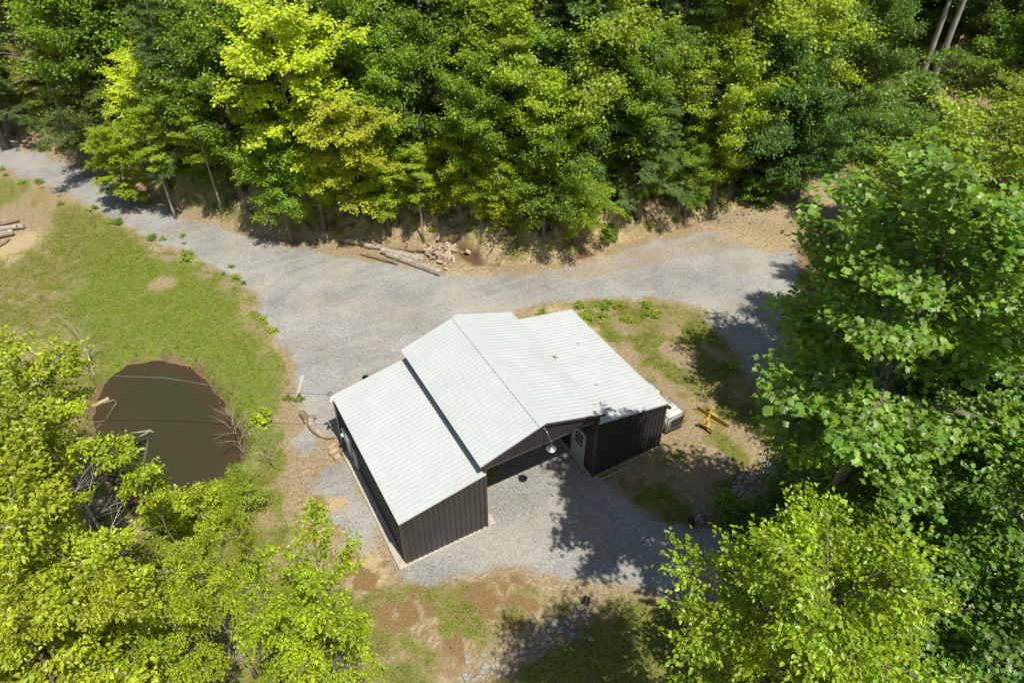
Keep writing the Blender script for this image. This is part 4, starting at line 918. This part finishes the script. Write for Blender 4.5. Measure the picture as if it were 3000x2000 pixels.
# fill the rest of the hillside in rows up the slope
fill = []
for row, (py_, hc, sc_) in enumerate([(500, 4.2, .62), (400, 5.5, .75), (290, 6.5, .85), (170, 7.5, .95), (50, 8, 1.0), (-80, 8.2, 1.05), (-210, 8.2, 1.05)]):
    for k in range(22):
        px_ = -160+k*160+ry.uniform(-60, 60)+(row % 2)*80
        foot_row = np.interp(px_, [0, 560, 1000, 1500, 2100, 2500], [300, 520, 600, 590, 500, 380])
        if py_ > foot_row-60: continue
        if px_ > 2500 and py_ > 260: continue
        if 2560 < px_ < 2900 and py_ > -30: continue
        fill.append((px_, py_+ry.uniform(-30, 30), hc, row, sc_))
names_ = {0: 'lowest', 1: 'low', 2: 'middle', 3: 'upper', 4: 'high', 5: 'topmost', 6: 'crest'}
kinds = {'maple_a': 'rounded leafy green tree', 'maple_b': 'spreading leafy green tree', 'oak': 'coarse-leaved green tree', 'slim': 'slender high-crowned tree', 'hemlock': 'feathery dark hemlock'}
cnt = {}; placed = []
for (px_, py_, hc, row, sc_) in fill:
    if any(math.hypot(px_-s_[0], (py_-s_[1])*1.0) < 65 for s_ in spec): continue
    if px_ > 2450: k = ry.choice(['maple_a', 'oak', 'maple_b'])
    else: k = ry.choice(['maple_a', 'maple_a', 'maple_b', 'oak', 'oak', 'slim', 'hemlock'])
    cl = {'hemlock': HEM, 'slim': MID, 'oak': ry.choice([GRN, BLU, MID]), 'maple_a': ry.choice([GRN, MID, MID, DRK]), 'maple_b': ry.choice([GRN, MID, (.30, .42, .025)])}[k]
    if px_ > 2380: cl = ry.choice([DRK, GRN])  # upper right woods: canopy shade put into the leaf colour
    placed.append((px_, py_, hc, k, sc_*ry.uniform(.85, 1.2), cl, row))
placed.sort(key=lambda a: (a[6], a[3], a[0]))
ordn = ['first', 'second', 'third', 'fourth', 'fifth', 'sixth', 'seventh', 'eighth', 'ninth', 'tenth', 'eleventh', 'twelfth', 'thirteenth', 'fourteenth', 'fifteenth']
for (px_, py_, hc, k, s_, cl, row) in placed:
    i = cnt.get((row, k), 0); cnt[(row, k)] = i+1
    x, y = base_for(px_, py_, hc*s_/sc_ if False else hc)
    fv = ry.uniform(.9, 1.25)
    zoom_ = hc/{'maple_a': 7.2, 'maple_b': 6.3, 'oak': 8., 'slim': 8.6, 'hemlock': 6.5}[k]*1.05
    put(PR[k], x, y, zoom_*ry.uniform(.95, 1.15), ry.uniform(0, 6.28), tuple(c_*fv for c_ in cl), '%s %s from the left in the %s row of the wooded hillside' % (ordn[min(i, 14)], kinds[k], names_[row]), 'tree', 'trees on the wooded hillside', name={'hemlock': 'hemlock_tree', 'slim': 'slender_tree'}.get(k, 'broadleaf_tree'))
for (px_, py_, hc, k, s_, cl, lab) in spec:
    x, y = base_for(px_, py_, hc); tl = .27 if (k == 'yellow' and px_ < 1100 and hc > 4) else 0; put(PR[k], x, y+math.sin(tl)*hc*.6, s_, ry.uniform(-.4, .4) if k == 'yellow' else ry.uniform(0, 6.28), cl, lab, 'tree', 'trees on the wooded hillside', tilt=(tl, 0))
ug = np.random.default_rng(31); ux = ug.uniform(-30, 95, 20000); uy = ug.uniform(12, 75, 20000); ud = hilld(ux, uy)
kk = (ud > 1.6) & (fbm(ux*.35, uy*.35, 63, 3) > .43); ux, uy = ux[kk], uy[kk]
q_ = pix(np.stack([ux, uy, H(ux, uy)], -1)); kk = (q_[:, 0] > -100) & (q_[:, 0] < 3100) & (q_[:, 1] > -200); ux, uy = ux[kk], uy[kk]
UA = ug.uniform(0, 6.28, len(ux)); UT = np.stack([ux, uy, H(ux, uy)+ug.uniform(.1, .55, len(ux)), np.cos(UA)*.8, np.sin(UA)*.8, np.full(len(ux), .3), ug.uniform(.3, .7, len(ux))], -1)
V, F = leaves(9, UT, 12, .2, 'oval', spread=.22, zs=.8); o = mesh_np('undergrowth', V, F, M['leaf']); o.color = (.22, .36, .03, 1); tag(o, 'low green undergrowth covering the floor of the wooded hillside', 'undergrowth', kind='stuff')
for k in range(64):
    a = -60+k*36+ry.uniform(-20, 20); b = np.interp(a, [0, 560, 1000, 1500, 1750, 2050, 2250], [330, 545, 570, 575, 570, 520, 460])+ry.uniform(-40, 12); hc = ry.uniform(1.4, 2.6); x, y = base_for(a, b, hc)
    if hilld(np.array([x]), np.array([y]))[0] < 1.4: continue
    kd = ry.choice(['maple_b', 'maple_a', 'yellow', 'oak']); put(PR[kd], x, y, hc/6.2*ry.uniform(.9, 1.2), ry.uniform(0, 6.28), ry.choice([MID, MID, LIME, (.22, .36, .03), GRN]), 'leafy sapling at the brow of the cut bank, in front of the taller trees', 'sapling', 'saplings along the brow of the bank', name='sapling')
# shrubs on the bank edge and slope
GS = 'shrubs along the top of the cut bank'; sh = []
for k in range(190):
    t = ry.random(); i = ry.randrange(1, len(FOOTW)-3); p_ = FOOTW[i]*(1-t)+FOOTW[i+1]*t; dn = FOOTW[i+1]-FOOTW[i]; dn = np.array([-dn[1], dn[0]]); dn /= np.linalg.norm(dn)
    if dn[1] < 0: dn = -dn
    p_ = p_+dn*ry.choice([ry.uniform(1.8, 3.0), ry.uniform(2.4, 4.5), ry.uniform(3, 6), ry.uniform(5, 12)])
    if hilld(np.array([p_[0]]), np.array([p_[1]]))[0] < .9: continue
    sh.append((pix([p_[0], p_[1], 3])[0][0], p_))
for k in range(85):
    px_ = ry.uniform(-50, 2250); i_ = np.interp(px_, [q[0] for q in FOOT], range(len(FOOT))); i = int(min(i_, len(FOOT)-2)); t = i_-i; p_ = FOOTW[i+1]*(1-t)+FOOTW[i+2]*t; dn = FOOTW[i+2]-FOOTW[i+1]; dn = np.array([-dn[1], dn[0]]); dn /= np.linalg.norm(dn)
    if dn[1] < 0: dn = -dn
    sh.append((pix([p_[0], p_[1], 3])[0][0], p_+dn*ry.uniform(1.5, 3.0)))
NS = len(sh)
sh.sort(key=lambda a: a[0])
for i, (px_, p_) in enumerate(sh):
    k = ry.choice(['shrub', 'shrub_b']); c_ = ry.choice([MID, LIME, LIME, GRN, (.19, .29, .03), OLV, (.14, .29, .04)])
    put(PR[k], p_[0], p_[1], ry.uniform(.55, 1.3), ry.uniform(0, 6.28), c_, 'leafy green shrub growing on the edge of the cut bank below the trees', 'shrub', GS, tilt=(ry.uniform(-.15, .3), 0))

# ------------------------------------------------------------------ big trees round the yard (photo column, row, crown-centre height, kind, scale, colour, label)
near = [
 (2345, 1920, 11., 'birch', .92, (.30, .45, .018), 'bright lime tree with fine hanging sprays at the bottom, right of the barn'),
 (2645, 1010, 14, 'tulip', 1.06, (.19, .35, .035), 'tall tree with large lobed leaves, nearest on the right side'),
 (2490, 1000, 6., 'elm', .5, (.14, .28, .02), 'green tree low beside the curve of the gravel drive on the right'),
 (2800, 640, 12., 'birch', 1.35, (.30, .43, .025), 'broad light green tree filling the upper right edge'),
 (2960, 420, 10, 'birch', 1.0, (.27, .39, .025), 'light green tree cut by the right edge, above the broad one'),
 (2740, 740, 8, 'elm', .8, (.22, .36, .02), 'mid green tree at the right of the dirt path entrance'),
 (2570, 680, 5, 'elm', .5, (.30, .42, .02), 'small lime tree whose twigs reach over the dirt path'),
 (2470, 780, 4.5, 'elm', .52, (.27, .42, .02), 'bushy light green tree at the right side of the dirt path entrance'),
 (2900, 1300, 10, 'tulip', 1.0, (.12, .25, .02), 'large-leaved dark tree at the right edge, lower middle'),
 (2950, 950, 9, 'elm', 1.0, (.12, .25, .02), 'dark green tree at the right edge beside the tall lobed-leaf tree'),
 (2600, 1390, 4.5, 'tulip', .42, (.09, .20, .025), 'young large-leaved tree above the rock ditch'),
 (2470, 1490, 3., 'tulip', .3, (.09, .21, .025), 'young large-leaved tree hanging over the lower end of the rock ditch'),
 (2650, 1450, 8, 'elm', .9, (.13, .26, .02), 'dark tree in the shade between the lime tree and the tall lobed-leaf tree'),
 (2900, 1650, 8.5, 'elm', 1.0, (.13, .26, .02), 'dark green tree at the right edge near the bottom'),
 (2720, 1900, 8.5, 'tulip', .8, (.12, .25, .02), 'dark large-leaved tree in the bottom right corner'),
 (2610, 480, 5, 'maple_b', .8, (.16, .30, .03), 'bushy green tree below the double grey trunk'),
 (2800, 820, 8, 'elm', .9, (.13, .26, .02), 'green tree behind the tall lobed-leaf tree'),
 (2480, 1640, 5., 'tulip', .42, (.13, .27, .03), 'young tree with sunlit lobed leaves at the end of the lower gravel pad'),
 (40, 1130, 8, 'near_s', .9, LIME, 'leafy lime-green tree at the left edge, highest of the left cluster'),
 (110, 1300, 8, 'near_s', .75, LIME, 'leafy lime-green tree left of the pond, its twigs over the left shore'),
 (-20, 1440, 8, 'near_m', .8, (.32, .40, .03), 'leafy yellow-green tree at the left edge level with the lower pond'),
 (110, 1540, 8, 'near_s', .62, LIME, 'leafy tree below left of the pond'),
 (60, 1690, 8, 'near_m', .85, (.37, .44, .02), 'wide leafy tree in the lower left, between the pond and the corner'),
 (270, 1700, 8, 'near_s', .7, LIME, 'leafy tree directly below the pond and its forked trunk'),
 (300, 1860, 8, 'near_m', .6, (.37, .44, .02), 'leafy tree at the lower left, right of the corner cluster'),
 (60, 1930, 8, 'near_m', .8, LIME, 'leafy tree filling the bottom left corner'),
 (600, 1690, 6.5, 'near_s', .42, (.38, .48, .02), 'leafy crown below the pond, right of the forked trunk'),
 (700, 1560, 5.5, 'near_m', .2, (.36, .47, .02), 'small leafy crown halfway between the pond and the barn corner'),
 (560, 1860, 7, 'near_m', .36, (.36, .46, .02), 'leafy crown left of the bare grey tree at the bottom'),
 (400, 1370, 8.3, 'sprig', .62, (.36, .48, .02), 'small crown of bright leaves on a forked trunk over the pond water'),
 (950, 1850, 8.3, 'near_m', .5, (.37, .50, .018), 'vivid lime crown overlapping the dirt left of the barn corner'),
 (850, 1890, 8.0, 'near_m', .4, (.37, .50, .018), 'second vivid lime crown, just below the one by the barn corner'),
 (430, 1960, 6.5, 'near_s', .5, (.33, .45, .02), 'leafy tree cut by the bottom edge, inward from the corner cluster'),
 (490, 1660, 5, 'near_s', .45, (.32, .42, .025), 'thin leafy sapling at the lower shore of the pond'),
]
for a, b, s_, k, lab in [(2672, 300, 1.0, 'tall', 'thick grey trunk, left one of the pair at the upper right edge'), (2706, 305, 1.05, 'tall', 'thick grey trunk, right one of the pair at the upper right edge'), (2530, 330, .62, 'tall', 'thin pale leaning trunk left of the thick grey pair at the upper right')]:
    c = hit(a, b); put(PR[k], c[0], c[1], s_, 1.+a, DRK, lab, 'tree', 'tall trunks at the upper right')
for k in range(30):  # understory crowns: shade of the taller canopy painted in as dark leaf colour
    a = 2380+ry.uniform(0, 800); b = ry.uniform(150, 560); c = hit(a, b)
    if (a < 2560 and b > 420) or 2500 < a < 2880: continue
    put(PR[ry.choice(['maple_b', 'maple_a', 'oak'])], c[0], c[1], ry.uniform(.35, .75), ry.uniform(0, 6), DRK, 'green tree with leaves coloured dark for shade, in the woods at the upper right, under the tall trunks', 'tree', 'small trees in the shady woods', name='understory_tree')
for k in range(16):  # crowns behind the trunks, deep shade painted into their leaf colour
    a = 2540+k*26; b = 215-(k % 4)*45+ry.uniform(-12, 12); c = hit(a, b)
    put(PR[['maple_b', 'maple_a', 'oak'][k % 3]], c[0], c[1], ry.uniform(.55, .85), ry.uniform(0, 6), DRK, 'green tree with leaf colour darkened for deep shade, behind the pair of thick grey trunks', 'tree', 'trees behind the grey trunks', name='shaded_tree')
for k, (a, b, k_, s_) in enumerate([(2235, 585, 'shrub_b', 1.1), (2275, 560, 'shrub_b', 1.3), (2320, 535, 'shrub', 1.5), (2370, 505, 'shrub_b', 1.5), (2200, 600, 'shrub', .9), (2420, 480, 'shrub', 1.6), (2300, 520, 'shrub_b', 1.4), (2480, 470, 'shrub_b', 1.6), (2560, 480, 'shrub', 1.8), (2520, 420, 'shrub_b', 1.8), (2600, 400, 'shrub_b', 1.9), (2650, 350, 'shrub', 1.8), (2740, 350, 'shrub_b', 2.0), (2450, 400, 'shrub_b', 1.7), (2400, 430, 'shrub', 1.6)]):
    c = hit(a, b); put(PR[k_], c[0], c[1], s_, k*1.1, (.16, .30, .025), 'leafy green shrub crowding the left side of the dirt path in the shade', 'shrub', 'shrubs along the dirt path', name='shrub')
zc = {'birch': 10.6, 'tulip': 12., 'elm': 8.5, 'near_s': 8.2, 'near_m': 8.2, 'sprig': 8., 'maple_b': 6.2}
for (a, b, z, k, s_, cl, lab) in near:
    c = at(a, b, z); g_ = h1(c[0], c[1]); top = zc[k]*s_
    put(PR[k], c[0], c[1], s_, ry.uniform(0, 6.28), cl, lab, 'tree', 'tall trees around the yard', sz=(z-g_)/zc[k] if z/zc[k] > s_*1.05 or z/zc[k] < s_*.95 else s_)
for a, b, s_, k, lab in [(690, 1270, 1.0, 'dead_bush', 'bare grey bush on the right shore of the pond'), (790, 1330, .8, 'dead_bush', 'bare grey bush between the pond and the barn'), (250, 1010, .9, 'dead_bush', 'bare thin sapling on the grass above the pond'),
        (150, 1330, 1.0, 'dead', 'bare grey tree among the leafy trees left of the pond'), (640, 1790, .7, 'dead', 'bare grey tree at the lower left among the saplings'), (300, 1640, .9, 'dead', 'bare grey tree in the middle of the lower left cluster'), (2850, 1700, 1.0, 'dead', 'bare grey tree in the shade at the lower right')]:
    z = 1. if k == 'dead_bush' else 5.5*s_; c = at(a, b, z); put(PR[k], c[0], c[1], s_, ry.uniform(0, 6.28), GRN, lab, 'tree' if k == 'dead' else 'bush', 'bare trees and bushes')

for k in range(26):
    a = ry.uniform(560, 2050); b = np.interp(a, [560, 1000, 1500, 1750, 2050], [590, 600, 600, 590, 540])+ry.uniform(-15, 60); c = hit(a, b)
    put(PR['dead_bush'], c[0], c[1], ry.uniform(.35, .75), ry.uniform(0, 6), GRN, 'dry grey-brown brush at the brow of the cut bank, under the trees', 'bush', 'dry brush along the bank brow', name='dry_brush', tilt=(ry.uniform(0, .7), 0))
# saplings, shrubs and weeds placed one by one
for i, (a, b, k, s_, cl, lab) in enumerate([
 (705, 1440, 'shrub_b', .45, (.32, .42, .025), 'leafy lime shrub on the right shore of the pond'), (735, 1500, 'shrub_b', .6, (.30, .40, .03), 'leafy shrub between the pond and the bare dirt'),
 (600, 1545, 'shrub_b', .75, LIME, 'leafy shrub on the lower shore of the pond'), (520, 1560, 'shrub', 1.0, LIME, 'low leafy shrub by the lower left shore of the pond'), (640, 1490, 'shrub', .6, LIME, 'low sprouting bush at the very edge of the pond'),
 (2290, 1450, 'shrub_b', .6, GRN, 'green shrub overhanging the middle of the rock ditch'), (2310, 1500, 'shrub_b', .8, (.13, .25, .03), 'larger green shrub right of the lower rock ditch'), (2200, 1570, 'shrub', .8, (.13, .25, .03), 'low green shrub at the bottom end of the rock ditch'),
 (2380, 1390, 'shrub_b', .8, GRN, 'green shrub right of the upper rock ditch'), (2430, 1460, 'shrub_b', 1.1, GRN, 'dark green shrub in the shade right of the ditch'), (2370, 1570, 'shrub_b', 1.0, (.13, .25, .03), 'green shrub between the ditch and the lime tree'), (2270, 1620, 'shrub', 1.0, (.16, .29, .03), 'bright green shrub at the end of the lower gravel pad'),
 (2120, 1520, 'shrub', .6, GRN, 'small green shrub on the gravel side of the ditch'), (2440, 1330, 'shrub', .9, GRN, 'green shrub beside the upper culvert end'),
 (1784, 705, 'shrub', .5, (.22, .34, .03), 'broad-leaved green weed at the right foot of the cut bank'), (1660, 590, 'shrub', .9, (.2, .33, .03), 'green shrub clinging to the cut bank right of middle'),
 (775, 1238, 'weed', 1.1, LIME, 'bright green weed at the edge of the gravel near the pond')]):
    c = hit(a, b); put(PR[k], c[0], c[1], s_, i*1.3, cl, lab, 'weed' if 'weed' in lab else 'shrub', 'shrubs by the ditch and the pond', name='weed' if 'weed' in lab else 'shrub')
for k in range(110):
    if k < 60: a = ry.uniform(950, 2150); b = np.interp(a, [950, 1300, 1500, 1750, 2150], [700, 700, 760, 720, 610])-ry.uniform(0, 110)
    elif k < 85: t = ry.random(); q = field[ry.randrange(1, 9)]; c_ = field[1:9]; i = ry.randrange(7); q = c_[i]*(1-t)+c_[i+1]*t; pq = pix([q[0], q[1], 0])[0]; a, b = pq[0]+ry.gauss(-10, 18), pq[1]+ry.gauss(0, 12)
    else: a = ry.uniform(1560, 2150); b = np.interp(a, [1560, 1900, 2050, 2150], [900, 880, 940, 1060])+ry.uniform(5, 60)
    c = hit(a, b); put(PR['weed'], c[0], c[1], ry.uniform(.25, .8), ry.uniform(0, 6), ry.choice([LIME, MID, GRN]), ['small green weed sprouting from the cut bank', 'small green weed at the edge of the grass along the drive', 'small green weed on the dirt hump behind the barn'][0 if k < 60 else 1 if k < 85 else 2], 'weed', ['weeds on the bank', 'weeds along the drive', 'weeds behind the barn'][0 if k < 60 else 1 if k < 85 else 2])
# pond log and sticks
root = empty('pond_log', (*hit(300, 1188)[:2], -.5)); MB().tube([(-.5, -.1, .03), (0, 0, .06), (.35, .05, .08)], [.10, .11, .10], 10).build('trunk', M['cutwood'], root); MB().tube([(.35, .05, .08), (.42, .06, .09)], [.14, .13], 10).build('cut_end', M['splitwood'], root)
tag(root, 'pale bare log end floating at the upper left shore of the pond', 'log')
def branch(name, pts, r, mat, label, cat='branch', side=6, seed=0):
    q = random.Random(seed); mb = MB(); n = len(pts); mb.tube(pts, [r*(1-.8*i/(n-1)) for i in range(n)], 6)
    for k in range(side):
        i = q.randint(1, n-1); p_ = np.array(pts[i]); d = np.array([q.gauss(0, 1), q.gauss(0, 1), q.uniform(-.05, .4)]); d /= np.linalg.norm(d); L = q.uniform(.3, .9); mb.tube([p_, p_+d*L*.5, p_+d*L+np.array([0, 0, .05])], [r*.4, r*.25, .004], 4)
    return tag(mb.build(name, M[mat]), label, cat)
def gp(l, up): return [hit(a, b)*np.array([1, 1, 0])+np.array([0, 0, max(hit(a, b)[2], -.5)+u]) for (a, b), u in zip(l, up if hasattr(up, '__len__') else [up]*len(l))]
branch('branch', gp([(310, 1190), (345, 1195), (358, 1212), (335, 1228), (312, 1240)], [.05, .12, .15, .1, .02]), .022, 'deadwood', 'curved grey stick standing out of the water at the left of the pond', side=3, seed=1)
branch('branch', gp([(275, 1098), (272, 1060), (240, 1010), (200, 975), (145, 945)], [.0, .8, 1.2, 1.3, 1.1]), .035, 'deadwood', 'long leaning bare branch on the grass above the pond', side=5, seed=2)
branch('fallen_branch', gp([(1000, 860), (1010, 880)], .03), .02, 'deadwood', 'short stick on the gravel left of the barn', side=0) if False else None
branch('fallen_branch', gp([(2052, 1165), (2062, 1140), (2058, 1122)], .05), .03, 'cutwood', 'small pale forked stick on the dirt behind the liquid totes', side=2, seed=4)
branch('fallen_branch', gp([(1380, 772), (1340, 783), (1296, 790)], .05), .025, 'log', 'thin crooked branch on the dirt right of the logs', side=3, seed=5)
branch('forked_trunk', [hit(430, 1480)*[1, 1, 0]+[0, 0, -.3], at(415, 1420, 2.2), at(425, 1340, 4.5), at(440, 1260, 6.5)], .12, 'bark_pale', 'leaning bare trunk top rising out of the small crown over the pond', 'tree trunk', side=4, seed=6)
# brush and stump heap at the left edge
GB2 = 'old logs in the brush heap at the left edge'
for k, (pa, pb, r, m_, lab) in enumerate([((-40, 690), (75, 672), .20, 'deadwood', 'longest pale split log in the brush heap on the left field'), ((-40, 668), (60, 652), .11, 'log', 'dark thin branch on top of the brush heap on the left field'), ((-50, 720), (45, 690), .25, 'log_grey', 'thick grey stump log at the front of the brush heap on the left field'), ((-20, 735), (30, 705), .08, 'log', 'small dark stick at the bottom of the brush heap on the left field')]):
    log('log', M[m_], hit(*pa), hit(*pb), r, 60+k, lab, GB2, z=.05, bend=.15*(-1)**k, knots=3, ends=False)
# debris on the roof
def roof_z(x, side): return HT+.04-(x-BW)*(HT-HL-.01)/(X3-BW)+.045
deb = MB(); q = random.Random(9); c0 = np.array([BW+.45, 4.55])
for k in range(26):
    x_, y_ = c0[0]+q.gauss(0, .14), c0[1]+q.gauss(0, .12); d = q.uniform(0, 3.1); L = q.uniform(.06, .22); z_ = roof_z(x_, 1)+.012*k/8
    deb.tube([(x_-L*math.cos(d), y_-L*math.sin(d), z_), (x_+L*math.cos(d), y_+L*math.sin(d), z_+.02)], [.012, .006], 4)
    deb.obox((x_, y_, z_+.012), (math.cos(d), math.sin(d), .3), (-math.sin(d), math.cos(d), 0), (0, 0, 1), .05, .035, .004)
tag(deb.build('leaf_debris', M['dead_leaf']), 'clump of brown twigs and dead leaves on the right white roof', 'debris', 'debris on the roof')
for i, (x_, y_, sz_, lab) in enumerate([(6.9, 2.2, .5, 'small clump of dead leaves low on the right roof near the front'), (5.9, 6.9, .6, 'thin dark twigs near the back of the right roof'), (7.9, 5.2, .4, 'small brown leaves near the outer edge of the right roof')]):
    deb = MB()
    for k in range(6):
        a, b = x_+q.gauss(0, .12)*sz_, y_+q.gauss(0, .12)*sz_; d = q.uniform(0, 3.1); z_ = roof_z(a, 1); deb.tube([(a, b, z_), (a+.2*sz_*math.cos(d), b+.2*sz_*math.sin(d), z_+.01)], [.012, .005], 4)
    tag(deb.build('leaf_debris', M['dead_leaf']), lab, 'debris', 'debris on the roof')
